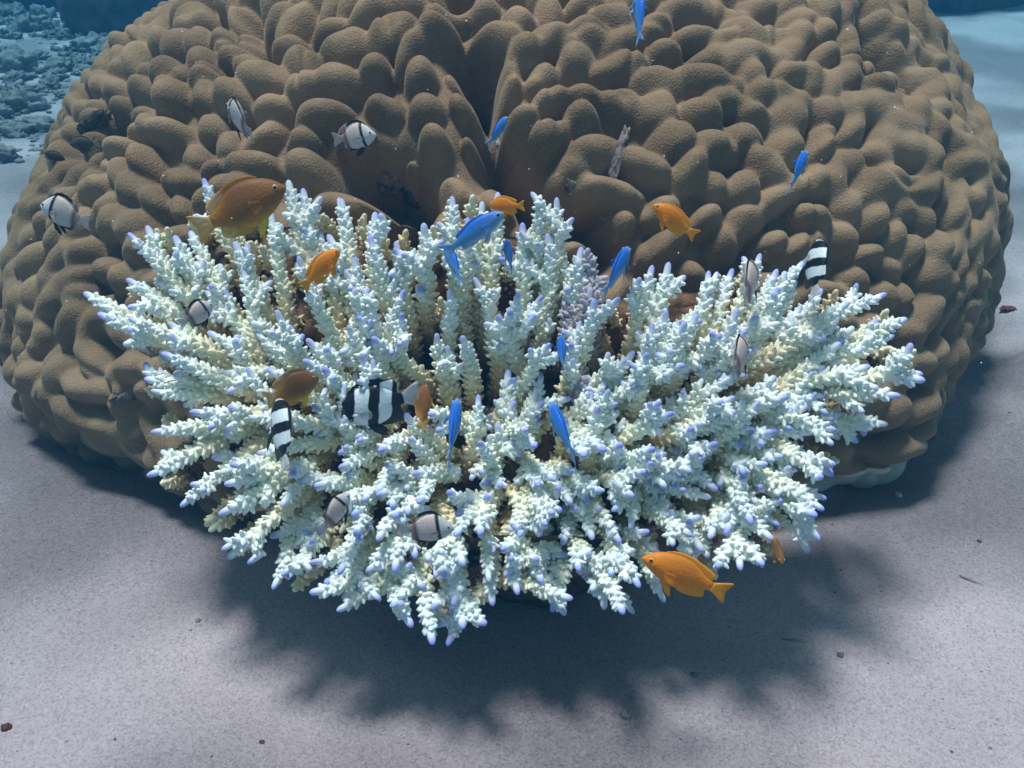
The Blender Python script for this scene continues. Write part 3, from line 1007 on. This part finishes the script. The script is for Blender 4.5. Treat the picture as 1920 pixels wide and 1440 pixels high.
# ------------------------------------------------------------------ fish
SPECIES = {
    'damsel': dict(
        top=[(0, .005), (.03, .055), (.08, .105), (.16, .155), (.28, .195), (.40, .205), (.52, .185), (.63, .135), (.72, .080), (.80, .052)],
        bot=[(0, -.005), (.04, -.045), (.10, -.085), (.20, -.135), (.32, -.175), (.44, -.185), (.55, -.16), (.65, -.11), (.73, -.065), (.80, -.05)],
        hw=[(0, .012), (.05, .05), (.14, .085), (.28, .100), (.45, .085), (.62, .045), (.74, .020), (.80, .013)],
        dorsal=[(.20, .03), (.26, .055), (.40, .062), (.55, .065), (.64, .085), (.70, .10), (.75, .085), (.77, .02)], dback=.06,
        anal=[(.46, .02), (.52, .05), (.60, .075), (.67, .095), (.72, .085), (.745, .02)],
        tail=[(.78, .05), (.86, .075), (.93, .115), (.99, .135), (1.0, .12), (.975, .06), (.955, 0), (.975, -.06), (1.0, -.12), (.99, -.135), (.93, -.115), (.86, -.075), (.78, -.05)],
        eye=(.085, .045, .027), pelvic=(.30, -.165, .17), pect=(.26, -.03, .15)),
    'chromis': dict(
        top=[(0, .0), (.03, .040), (.08, .078), (.17, .115), (.30, .140), (.42, .140), (.54, .115), (.65, .078), (.74, .045), (.79, .036)],
        bot=[(0, -.012), (.04, -.050), (.10, -.085), (.20, -.125), (.32, -.145), (.44, -.140), (.56, -.110), (.66, -.070), (.74, -.042), (.79, -.036)],
        hw=[(0, .012), (.05, .042), (.14, .068), (.28, .080), (.45, .070), (.62, .038), (.73, .017), (.79, .011)],
        dorsal=[(.24, .015), (.32, .030), (.45, .032), (.56, .034), (.63, .045), (.68, .035), (.71, .01)], dback=.03,
        anal=[(.48, .015), (.56, .035), (.63, .05), (.68, .04), (.71, .01)],
        tail=[(.77, .035), (.84, .055), (.92, .105), (1.0, .145), (.965, .085), (.92, .035), (.895, 0), (.92, -.035), (.965, -.085), (1.0, -.145), (.92, -.105), (.84, -.055), (.77, -.035)],
        eye=(.085, .022, .032), pelvic=(.31, -.135, .12), pect=(.25, -.02, .13)),
    'humbug': dict(
        top=[(0, .0), (.03, .06), (.08, .12), (.16, .185), (.27, .24), (.40, .262), (.53, .235), (.64, .165), (.72, .095), (.79, .06)],
        bot=[(0, -.02), (.04, -.075), (.10, -.125), (.20, -.19), (.32, -.235), (.45, -.24), (.56, -.205), (.66, -.13), (.73, -.075), (.79, -.055)],
        hw=[(0, .014), (.05, .055), (.14, .09), (.28, .105), (.45, .088), (.62, .045), (.73, .020), (.79, .013)],
        dorsal=[(.18, .03), (.24, .065), (.36, .07), (.50, .075), (.60, .10), (.67, .12), (.71, .10), (.735, .02)], dback=.07,
        anal=[(.46, .02), (.52, .06), (.60, .10), (.66, .12), (.71, .09), (.73, .02)],
        tail=[(.77, .055), (.85, .10), (.93, .145), (1.0, .16), (.985, .08), (.965, 0), (.985, -.08), (1.0, -.16), (.93, -.145), (.85, -.10), (.77, -.055)],
        eye=(.10, .045, .026), pelvic=(.33, -.225, .22), pect=(.27, -.04, .15)),
    'pale': dict(
        top=[(0, .0), (.03, .05), (.08, .105), (.16, .18), (.26, .255), (.35, .28), (.48, .255), (.60, .19), (.70, .105), (.78, .06)],
        bot=[(0, -.02), (.04, -.075), (.10, -.13), (.20, -.20), (.32, -.245), (.45, -.245), (.57, -.21), (.67, -.13), (.73, -.075), (.78, -.055)],
        hw=[(0, .014), (.05, .055), (.14, .09), (.28, .105), (.45, .088), (.62, .045), (.73, .020), (.78, .013)],
        dorsal=[(.20, .03), (.27, .075), (.36, .08), (.50, .075), (.60, .08), (.66, .09), (.70, .07), (.73, .02)], dback=.06,
        anal=[(.46, .02), (.53, .05), (.60, .07), (.66, .085), (.70, .07), (.73, .02)],
        tail=[(.76, .055), (.85, .09), (.93, .13), (1.0, .15), (.975, .07), (.955, 0), (.975, -.07), (1.0, -.15), (.93, -.13), (.85, -.09), (.76, -.055)],
        eye=(.095, .05, .030), pelvic=(.31, -.235, .22), pect=(.26, -.04, .15)),
}
KINDS = {  # species, body, fins, tail, pelvic, iris
    'orange': ('damsel', 'orange', 'orange_fin', 'orange_fin', 'orange_fin', 'eye_white'),
    'brown': ('damsel', 'brown', 'brown_fin', 'brown_fin', 'yellow_fin', 'eye_white'),
    'dusky': ('damsel', 'dusky', 'dusky_fin', 'dusky_fin', 'dusky_fin', 'eye_dark'),
    'blue': ('chromis', 'blue', 'blue_fin', 'blue_fin', 'blue_fin', 'eye_blue'),
    'deep': ('chromis', 'deep_blue', 'deep_blue', 'deep_blue', 'deep_blue', 'eye_blue'),
    'humbug': ('humbug', 'humbug', 'humbug_fin', 'humbug_tail', 'black_fin', 'eye_dark'),
    'pale': ('pale', 'pale', 'pale_fin', 'pale_tail', 'black_fin', 'eye_white'),
}


def prof(tab, s):
    t = np.array(tab)
    x = np.interp(s, t[:, 0], t[:, 1])
    return x


def smooth1(a, n=2):
    for _ in range(n):
        b = a.copy()
        b[1:-1] = (a[:-2] + 2 * a[1:-1] + a[2:]) / 4
        a = b
    return a


def make_fish(kind, head, tail, d, dz, roll, bend, label, name, group, cat='fish', tall=1.0):
    sp, mb, mf, mt, mp, mi = KINDS[kind]
    S = SPECIES[sp]
    H = at(head[0], head[1], d + dz / 2); T = at(tail[0], tail[1], d - dz / 2)
    fw = H - T; L = np.linalg.norm(fw); fw /= L
    z0 = np.array([0, 0, 1.0])
    if abs(fw @ z0) > 0.93:
        z0 = -FWD
    sd = np.cross(z0, fw); sd /= np.linalg.norm(sd)
    up = np.cross(fw, sd)
    c, s_ = math.cos(R(roll)), math.sin(R(roll))
    sd, up = sd * c + up * s_, up * c - sd * s_
    deep = (1.16 if kind == 'brown' else 1.0) * tall
    root = empty(name, H - fw * L * 0.4)
    mat = Matrix(((fw[0], sd[0], up[0], 0), (fw[1], sd[1], up[1], 0), (fw[2], sd[2], up[2], 0), (0, 0, 0, 1)))
    root.rotation_euler = mat.to_euler()
    tag(root, label, cat, group)

    def loc(s, y, z):
        """fish length 1 -> local metres, body curved sideways"""
        s = np.asarray(s, float); y = np.asarray(y, float); z = np.asarray(z, float)
        b = bend * (np.clip(s - 0.35, 0, 1) ** 2)
        return np.stack([(0.4 - s) * L, (y + b) * L, z * deep * L], -1)

    # body
    n, k = 30, 18
    s = 0.80 * (np.linspace(0, 1, n) ** 1.25)
    end = S['top'][-1][0]
    s = s * end / 0.80
    top = smooth1(prof(S['top'], s)); bot = smooth1(prof(S['bot'], s)); hw = smooth1(prof(S['hw'], s))
    a = np.arange(k) / k * 2 * math.pi
    zc = (top + bot) / 2; hh = (top - bot) / 2
    zz = zc[:, None] + hh[:, None] * np.sin(a)[None]
    yy = hw[:, None] * np.sign(np.cos(a)) * np.abs(np.cos(a))[None] ** 1.15
    ss = np.repeat(s[:, None], k, 1)
    v = loc(ss, yy, zz).reshape(-1, 3)
    nose = loc([-.004], [0], [zc[0]]); tl = loc([end + .004], [0], [zc[-1]])
    v = np.concatenate([v, nose, tl])
    i = np.arange(n * k).reshape(n, k); j = np.roll(i, -1, 1)
    f = np.stack([i[:-1], i[1:], j[1:], j[:-1]], -1).reshape(-1, 4)
    c1 = np.stack([i[0], j[0], np.full(k, n * k)], -1); c2 = np.stack([j[-1], i[-1], np.full(k, n * k + 1)], -1)
    at_s = np.concatenate([ss.ravel(), [0, end]]); at_z = np.concatenate([zz.ravel(), [zc[0], zc[-1]]])
    obj('body', mesh_np('body', v, [f, c1, c2], {'fish_s': at_s, 'fish_z': at_z}), M[mb], root)

    def fin(nm, lower, upper, m, th=0.010, yoff=None):
        """a thin lens-section fin between two edge curves [(s,z)...] of equal length"""
        lo = np.array(lower, float); hi = np.array(upper, float)
        q = len(lo); rows = 5
        V, AS, AZ = [], [], []
        for side in (1, -1):
            for r_ in range(rows):
                w = r_ / (rows - 1)
                p = lo * (1 - w) + hi * w
                ripple = 0.002 * np.sin(np.arange(q) * 2.1) * w
                y = side * th * (1 - w) ** 0.7 * np.sin(np.linspace(0.25, math.pi - 0.25, q)) + ripple
                y = y + side * 0.0012
                if yoff is not None:
                    y = y + yoff[0] + (yoff[1] - yoff[0]) * w
                V.append(loc(p[:, 0], y, p[:, 1])); AS.append(p[:, 0]); AZ.append(p[:, 1])
        V = np.concatenate(V)
        i = np.arange(2 * rows * q).reshape(2, rows, q)
        A_, B_ = i[0], i[1]
        fs = [np.stack([A_[:-1, :-1], A_[:-1, 1:], A_[1:, 1:], A_[1:, :-1]], -1).reshape(-1, 4),
              np.stack([B_[:-1, :-1], B_[1:, :-1], B_[1:, 1:], B_[:-1, 1:]], -1).reshape(-1, 4),
              np.stack([A_[-1, :-1], A_[-1, 1:], B_[-1, 1:], B_[-1, :-1]], -1),
              np.stack([A_[0, 1:], A_[0, :-1], B_[0, :-1], B_[0, 1:]], -1),
              np.stack([A_[1:, 0], B_[1:, 0], B_[:-1, 0], A_[:-1, 0]], -1),
              np.stack([A_[:-1, -1], B_[:-1, -1], B_[1:, -1], A_[1:, -1]], -1)]
        return obj(nm, mesh_np(nm, V, fs, {'fish_s': np.concatenate(AS), 'fish_z': np.concatenate(AZ), 'fin_w': np.tile(np.repeat(np.linspace(0, 1, rows), q), 2)}), M[m], root)

    def dens(tab, m=17):
        t = np.array(tab); u = np.linspace(0, len(t) - 1, m)
        return np.stack([np.interp(u, np.arange(len(t)), t[:, 0]), np.interp(u, np.arange(len(t)), t[:, 1])], 1)

    dt = dens(S['dorsal'])
    zt = prof(S['top'], dt[:, 0])
    sweep = S['dback'] * (dt[:, 1] / dt[:, 1].max()) ** 1.5
    spk = 1 + 0.05 * np.cos(np.arange(17) * math.pi)
    fin('dorsal_fin', np.stack([dt[:, 0], zt - 0.02], 1), np.stack([dt[:, 0] + sweep, zt + dt[:, 1] * spk * (0.62 if sp == 'damsel' and tall == 1.0 else 0.85)], 1), mf)
    an = dens(S['anal'])
    zb = prof(S['bot'], an[:, 0])
    sw = 0.06 * (an[:, 1] / an[:, 1].max()) ** 1.5
    fin('anal_fin', np.stack([an[:, 0], zb + 0.02], 1), np.stack([an[:, 0] + sw, zb - an[:, 1] * 0.85], 1), 'black_fin' if kind in ('humbug',) else mf)
    tt = dens(S['tail'], 23)
    tl_lo = np.stack([np.full(23, end - 0.02), np.linspace(0.8, -0.8, 23) * tt[0, 1]], 1)
    fin('tail_fin', tl_lo, tt, mt, 0.012)
    ps, pz, pl = S['pelvic']
    for sg in (1, -1):
        lo = [(ps - .03, pz + .03), (ps - .015, pz + .028), (ps, pz + .025), (ps + .02, pz + .025), (ps + .04, pz + .025)]
        hi = [(ps + pl * .15, pz - pl * .30), (ps + pl * .55, pz - pl * .62), (ps + pl * .85, pz - pl * .70), (ps + pl * .75, pz - pl * .40), (ps + pl * .45, pz - .01)]
        fin('pelvic_fin', lo, hi, mp, 0.008, (sg * .03, sg * .055))
        qs, qz, ql = S['pect']
        w = float(np.interp(qs, *np.array(S['hw']).T))
        lo = [(qs, qz + .03), (qs, qz + .015), (qs, qz), (qs, qz - .015), (qs, qz - .03)]
        hi = [(qs + ql * .7, qz + .07), (qs + ql * .95, qz + .035), (qs + ql, qz - .01), (qs + ql * .85, qz - .05), (qs + ql * .55, qz - .06)]
        fin('pectoral_fin', lo, hi, 'pectoral_' + kind, 0.004, (sg * w * 0.96, sg * (w + .045)))
        es, ez, er = S['eye']
        ew = float(np.interp(es, *np.array(S['hw']).T))
        tz = float(np.interp(es, *np.array(S['top']).T)); bz = float(np.interp(es, *np.array(S['bot']).T))
        q = max(0.15, 1 - ((ez - (tz + bz) / 2) / ((tz - bz) / 2)) ** 2)
        ey = sg * ew * q ** 0.57
        cpos = loc([es], [ey], [ez])[0]
        v, f = ICO[3]
        e = obj('eye', mesh_np('eye', v * np.array([er, er * 0.45, er]) * L + cpos, [f]), M[mi], root)
        obj('pupil', mesh_np('pupil', v * np.array([er * .64, er * 0.30, er * .64]) * L + cpos + np.array([0, sg * er * 0.26 * L, 0]), [f]), M['pupil'], e)
    return root


def dcor(x, y, off):
    return float(D(x, y)) + off


G_OR = 'orange and brown damselfish over the coral'
G_BL = 'small blue fish over the coral'
G_ST = 'black and white striped fish in the coral'
G_PA = 'pale grey black edged fish'
FISH = [
    # kind, head, tail, depth, dz(head farther +), roll, bend, label
    ('brown', (536, 352), (362, 434), 1.10, 0.0, 12, .03, 'largest brown yellow-bellied fish, at the upper left above the white branches', G_OR),
    ('brown', (598, 708), (497, 752), dcor(550, 720, -.03), 0.02, 10, .05, 'brown fish with a yellow rim, just above a striped fish on the left branches', G_OR),
    ('brown', (800, 721), (786, 808), dcor(795, 760, -.03), 0.035, 30, -.10, 'slim orange brown fish seen from behind, right of the sideways striped fish', G_OR),
    ('orange', (637, 468), (566, 541), dcor(605, 505, -.05), 0.01, 14, .05, 'orange fish with spread forked tail among the upper left branches', G_OR),
    ('orange', (917, 386), (984, 386), dcor(950, 385, -.01), 0.03, 5, .0, 'small orange fish partly behind the big blue fish', G_OR),
    ('orange', (1224, 384), (1306, 444), 1.24, 0.0, 10, -.05, 'orange fish head-up in front of the brown dome, right of centre', G_OR),
    ('orange', (1204, 1046), (1367, 1113), dcor(1285, 1065, -.07), 0.0, 10, .02, 'biggest plain orange fish, below the white coral at the lower right', G_OR),
    ('brown', (1467, 1058), (1447, 1004), dcor(1460, 1030, -.02), -0.045, 0, .0, 'tiny yellow-brown fish facing out, under the lower right branches', G_OR),
    ('blue', (1198, -22), (1199, 84), 1.30, 0.02, 25, .0, 'slim blue fish cut by the top edge, tail down', G_BL),
    ('blue', (951, 219), (913, 276), 1.30, 0.02, 5, .05, 'blue fish in front of the dark central cleft', G_BL),
    ('blue', (1511, 283), (1482, 356), 1.28, 0.04, 0, .04, 'lone blue fish high on the right of the brown dome', G_BL),
    ('blue', (944, 398), (827, 478), dcor(890, 435, -.08), 0.0, 14, -.02, 'largest blue fish, over the back branches at centre', G_BL),
    ('blue', (834, 458), (868, 532), dcor(850, 495, -.03), 0.03, 20, .05, 'pale-bellied blue fish under the tail of the largest blue fish', G_BL),
    ('deep', (948, 450), (963, 512), dcor(955, 480, -.06), 0.05, 0, .06, 'tiny dark blue fish just below the largest blue fish', G_BL),
    ('blue', (1179, 463), (1130, 560), dcor(1160, 510, -.06), 0.05, 0, .05, 'blue fish over the notch at the back of the white coral', G_BL),
    ('blue', (1051, 632), (1057, 700), dcor(1055, 665, -.05), 0.06, 0, .0, 'small slim blue fish near the middle of the white coral', G_BL),
    ('blue', (858, 747), (842, 874), dcor(853, 805, -.06), 0.06, 0, .06, 'slim blue fish seen from above, left of the two lower middle ones', G_BL),
    ('blue', (1031, 754), (1080, 866), dcor(1052, 805, -.05), 0.06, 0, -.05, 'slim blue fish seen from above, right of the two lower middle ones', G_BL),
    ('humbug', (631, 778), (790, 738), dcor(700, 757, -.015), 0.0, 10, .0, 'striped black and white fish side-on facing left in the coral gap', G_ST),
    ('humbug', (522, 748), (537, 886), dcor(528, 812, -.05), 0.055, 24, .05, 'striped black and white fish head-up beneath a brown fish', G_ST),
    ('humbug', (1534, 450), (1525, 560), dcor(1533, 510, -.06), 0.04, -26, -.03, 'striped black and white fish at the back right rim of the white coral', G_ST),
    ('pale', (431, 193), (472, 258), 1.28, 0.045, -8, -.05, 'thin pale fish seen edge-on high on the left of the brown dome', G_PA),
    ('pale', (705, 252), (622, 262), 1.30, -0.02, 8, .06, 'pale fish facing right by the dark hollow in the dome', G_PA),
    ('pale', (76, 384), (172, 418), 1.32, 0.01, 8, .05, 'pale fish facing left at the far left of the dome', G_PA),
    ('pale', (400, 570), (336, 610), dcor(372, 585, -.05), 0.03, 10, .05, 'pale fish among the left white branches', G_PA),
    ('pale', (1414, 497), (1396, 566), dcor(1405, 530, -.05), 0.06, 12, .04, 'narrow pale fish at the back rim of the right branches', G_PA),
    ('pale', (1396, 640), (1375, 702), dcor(1387, 670, -.05), 0.06, 12, .05, 'narrow pale fish in the thick of the right branches', G_PA),
    ('pale', (655, 925), (598, 1000), dcor(630, 955, -.05), 0.03, 8, .06, 'pale fish turned away, left of the two at the lower left', G_PA),
    ('pale', (852, 990), (742, 992), dcor(805, 985, -.06), 0.0, 10, .0, 'pale fish side-on facing right over the lower front branches', G_PA),
]
NAMES = {'orange': 'damselfish', 'brown': 'damselfish', 'dusky': 'dusky_fish', 'blue': 'blue_fish', 'deep': 'blue_fish', 'humbug': 'striped_fish', 'pale': 'pale_fish'}
for kind, head, tail, d, dz, roll, bend, label, group in FISH:
    # roll turns the near flank up towards the lens, whichever way the fish faces
    sgn = 1 if head[0] < tail[0] else -1
    make_fish(kind, head, tail, d, dz, roll * sgn, bend, label, NAMES[kind], group, tall=1.18 if head == (598, 708) else 1.0)
for head, tail, label in (((122, 300), (74, 284), 'dark fish with a pale tail at the left edge of the dome, lower of two'),
                          ((132, 272), (188, 268), 'dark fish resting against the left shoulder of the dome, upper of two')):
    loc, n = boulder_hit(150, 275)
    dd = float((loc - CAM) @ FWD) - 0.06 if loc is not None else 1.6
    make_fish('dusky', head, tail, dd, 0.02, 0, .03, label, 'dusky_fish', 'dark fish by the dome')

# ------------------------------------------------------------------ far rocks, rubble and debris
def rock(name, x, y, size, mat, label, cat, group, seed, sub=4, rough=0.35, freq=2.0, sink=0.25):
    v, f = lump(size, seed, rough, sub, freq)
    o = obj(name, mesh_np(name, v, [f]), mat)
    o.location = (x, y, gz(x, y) + size[2] * (1 - 2 * sink) * 0.5)
    o.rotation_euler = (random.uniform(-.2, .2), random.uniform(-.2, .2), random.uniform(0, 6.28))
    return tag(o, label, cat, group)


p = on_ground(262, 70)
rock('reef_rock', p[0] + 0.05, p[1] + 0.55, (0.62, 0.55, 0.75), M['reef_rock'], 'big dark rock in the blue distance behind the left shoulder of the dome', 'rock', None, 31, 5, 0.22, 1.4, 0.1)
p = on_ground(70, 14)
rock('reef_rock', p[0], p[1] + 0.35, (0.45, 0.35, 0.35), M['reef_rock'], 'dark rock at the top left corner beyond the rubble', 'rock', None, 32, 5, 0.3, 1.8, 0.1)
p = on_ground(1800, 10, 0.12)
rock('reef_rock', p[0] - 0.1, p[1] + 0.45, (0.75, 0.6, 0.55), M['reef_rock'], 'dark reef rock in the distance just right of the dome', 'rock', None, 33, 5, 0.25, 1.8, 0.15)

BIG = [(22, 130, .085, 'dark rounded rubble lump at the left edge of the frame'),
       (45, 205, .075, 'long rubble chunk on the sand at the left, largest of its row'),
       (70, 235, .060, 'rubble chunk at the front edge of the rubble bed'),
       (30, 245, .050, 'small pale rubble piece in front of the rubble bed'),
       (8, 292, .050, 'lone rubble piece on clean sand at the left edge'),
       (105, 125, .055, 'upright ragged rubble piece in the middle of the bed'),
       (175, 92, .085, 'rubble lump below the big dark rock'),
       (205, 95, .070, 'rounded rubble lump tucked against the dome'),
       (60, 50, .090, 'broad rubble slab toward the top left corner'),
       (140, 52, .080, 'pointed rubble piece left of the big dark rock')]
for k, (px, py, s, lab) in enumerate(BIG):
    q = on_ground(px, py)
    rock('rubble_piece', q[0], q[1], (s, s * 0.8, s * 0.6), M['rubble'], lab, 'rubble', 'rubble pieces on the sand', 300 + k, 4, 0.75, 1.7)
cnt = 0
while cnt < 80:
    px, py = random.uniform(-40, 240), random.uniform(8, 250)
    if py > 250 - px * 0.45 or (px > 150 and py < 70):
        continue
    q = on_ground(px, py)
    s = random.uniform(.014, .036) * (0.8 + 0.15 * q[1])
    rock('rubble_piece', q[0], q[1], (s, s * random.uniform(.5, 1), s * random.uniform(.4, .8)), M['rubble'],
         'small rubble piece strewn over the sand at the upper left', 'rubble', 'small rubble at the upper left', 400 + cnt, 4, 1.0, 2.4)
    cnt += 1
V, F, off = [], [], 0
for k in range(450):
    px, py = random.uniform(-60, 300), random.uniform(4, 300)
    if py > 320 - px * 0.55:
        continue
    q = on_ground(px, py)
    s = random.uniform(.006, .020)
    v, f = lump((s, s * .8, s * .55), 900 + k, 0.7, 2, 1.8)
    V.append(v + np.array([q[0], q[1], gz(q[0], q[1])])); F.append(f + off); off += len(v)
o = obj('gravel', mesh_np('gravel', np.concatenate(V), [np.concatenate(F)]), M['rubble'])
tag(o, 'fine broken coral gravel between the rubble pieces', 'gravel', kind='stuff')


def bit(name, px, py, size, mat, label, cat, seed, rot=0.0):
    size = tuple(0.75 * q for q in size)
    q = on_ground(px, py)
    v, f = lump(size, seed, 0.5, 3, 1.7)
    o = obj(name, mesh_np(name, v, [f]), mat)
    o.location = (q[0], q[1], gz(q[0], q[1]) + size[2] * 0.4)
    o.rotation_euler = (0, 0, rot)
    tag(o, label, cat)


bit('coral_fragment', 10, 1358, (.0075, .007, .006), M['pebble_red'], 'dark red-brown fragment on the sand at the lower left edge', 'fragment', 51)
bit('pebble', 1172, 1338, (.0085, .0065, .006), M['pebble_grey'], 'grey pebble half buried in the sand near the bottom, right of centre', 'pebble', 52)
bit('pebble', 1303, 1262, (.006, .005, .004), M['pebble_grey'], 'small dark pebble in the coral shadow right of centre', 'pebble', 53)
bit('pebble', 1577, 1223, (.006, .005, .004), M['pebble_grey'], 'small dark pebble at the right rim of the shadow', 'pebble', 54)
bit('shell_bit', 1690, 905, (.006, .012, .006), M['shell_bit'], 'pale shell bit on the sand below the bleached foot of the dome', 'shell', 55)
bit('shell_bit', 1892, 578, (.022, .012, .010), M['pebble_red'], 'brown and white shell lying right of the dome', 'shell', 56)
bit('pebble', 1748, 815, (.009, .006, .004), M['pebble_red'], 'reddish pebble beside the right foot of the dome', 'pebble', 57, .4)
bit('pebble', 373, 1175, (.0045, .004, .003), M['twig'], 'tan pebble on the lit sand left of the shadow', 'pebble', 58)
bit('pebble', 492, 1395, (.004, .003, .003), M['pebble_red'], 'black speck-like pebble near the bottom left', 'pebble', 59)
bit('pebble', 1835, 1018, (.004, .004, .003), M['pebble_red'], 'dark red pebble on the lit sand at the right', 'pebble', 60)
bit('twig', 1822, 1085, (.022, .0025, .0025), M['twig'], 'short thin twig on the lit sand at the lower right', 'twig', 61, -.7)
bit('twig', 1785, 722, (.028, .0025, .0025), M['twig'], 'thin twig on the sand right of the white coral', 'twig', 62, .5)
bit('twig', 1490, 1195, (.020, .0020, .002), M['twig'], 'thin dark twig in the coral shadow', 'twig', 63, -.25)

# loose specks on the sand: too many to count
V, F, off = [], [], 0
for k in range(150):
    px, py = random.uniform(-60, 1980), random.uniform(640, 1460)
    q = on_ground(px, py)
    if math.hypot((q[0] - BC[0]) / 1.15, (q[1] - BC[1]) / 1.02) < 1:
        continue
    s = random.choice([.0008, .0009, .001, .0011, .0013, .0016, .0022]) * random.uniform(.7, 1.2)
    v, f = ICO[1]
    v = v * np.array([s, s * random.uniform(.5, 1), s * .6]) * (1 + 0.3 * np.sin(v[:, :1] * 5 + k))
    V.append(v + np.array([q[0], q[1], gz(q[0], q[1]) + s * 0.2])); F.append(f + off); off += len(v)
o = obj('sand_grit', mesh_np('sand_grit', np.concatenate(V), [np.concatenate(F)], smooth=False), M['twig'])
tag(o, 'loose dark grit scattered over the sand', 'grit', kind='stuff')

# floating specks in the water
V, F, off = [], [], 0
for k in range(80):
    q = at(random.uniform(-100, 2020), random.uniform(-60, 760), random.uniform(0.55, 1.3))
    if q[2] < gz(q[0], q[1]) + 0.02:
        continue
    s = random.uniform(.0004, .0009)
    v, f = ICO[1]
    V.append(v * np.array([s, s, s * random.uniform(.6, 1.4)]) + q); F.append(f + off); off += len(v)
o = obj('floating_specks', mesh_np('floating_specks', np.concatenate(V), [np.concatenate(F)]), M['particle'])
tag(o, 'tiny pale specks drifting in the water', 'specks', kind='stuff')

# ------------------------------------------------------------------ unseen patterned sheet for the sea surface, added to dapple the sunlight
ws = obj('dapple_sheet', mesh_np('dapple_sheet', np.array([[-30., -30, 0], [30, -30, 0], [30, 30, 0], [-30, 30, 0]]), [np.array([[0, 1, 2, 3]])], smooth=False))
ws.location = (0, 0, 1.42)
tag(ws, 'unseen patterned sheet in place of the sea surface, added to dapple the sunlight', 'water', kind='structure')
mw = bpy.data.materials.new('dapple_sheet')
mw.use_nodes = True
tw = mw.node_tree
tw.nodes.clear()
ow = tw.nodes.new('ShaderNodeOutputMaterial')
tr = tw.nodes.new('ShaderNodeBsdfTransparent')
tc = tw.nodes.new('ShaderNodeTexCoord')
mp = tw.nodes.new('ShaderNodeMapping')
mp.inputs['Rotation'].default_value = (0, 0, R(-35))
mp.inputs['Scale'].default_value = (1.0, 2.1, 1.0)
nz = tw.nodes.new('ShaderNodeTexNoise')
nz.inputs['Scale'].default_value = 3.2
nz.inputs['Detail'].default_value = 2.0
nz.inputs['Distortion'].default_value = 0.9
cr = tw.nodes.new('ShaderNodeValToRGB')
cr.color_ramp.elements[0].position = 0.34; cr.color_ramp.elements[0].color = (0.64, 0.66, 0.68, 1)
cr.color_ramp.elements[1].position = 0.54; cr.color_ramp.elements[1].color = (1, 1, 1, 1)
tw.links.new(tc.outputs['Object'], mp.inputs['Vector'])
tw.links.new(mp.outputs[0], nz.inputs['Vector'])
tw.links.new(nz.outputs['Fac'], cr.inputs[0])
tw.links.new(cr.outputs[0], tr.inputs['Color'])
tw.links.new(tr.outputs[0], ow.inputs['Surface'])
ws.data.materials.append(mw)

# ------------------------------------------------------------------ water haze
bm = bmesh.new()
bmesh.ops.create_cube(bm, size=1)
me = bpy.data.meshes.new('haze'); bm.to_mesh(me); bm.free()
hz = obj('haze', me)
hz.scale = (130, 130, 2.88)
hz.location = (0, 18, -1.5 + 1.44)
tag(hz, 'clear blue water round the reef', 'water', kind='stuff')
mh = bpy.data.materials.new('haze')
mh.use_nodes = True
t = mh.node_tree
t.nodes.clear()
out = t.nodes.new('ShaderNodeOutputMaterial')
pv = t.nodes.new('ShaderNodeVolumePrincipled')
pv.inputs['Color'].default_value = (0.010, 0.060, 0.125, 1)
pv.inputs['Density'].default_value = 0.36
pv.inputs['Absorption Color'].default_value = (0.15, 0.70, 0.95, 1)
t.links.new(pv.outputs[0], out.inputs['Volume'])
me.materials.append(mh)
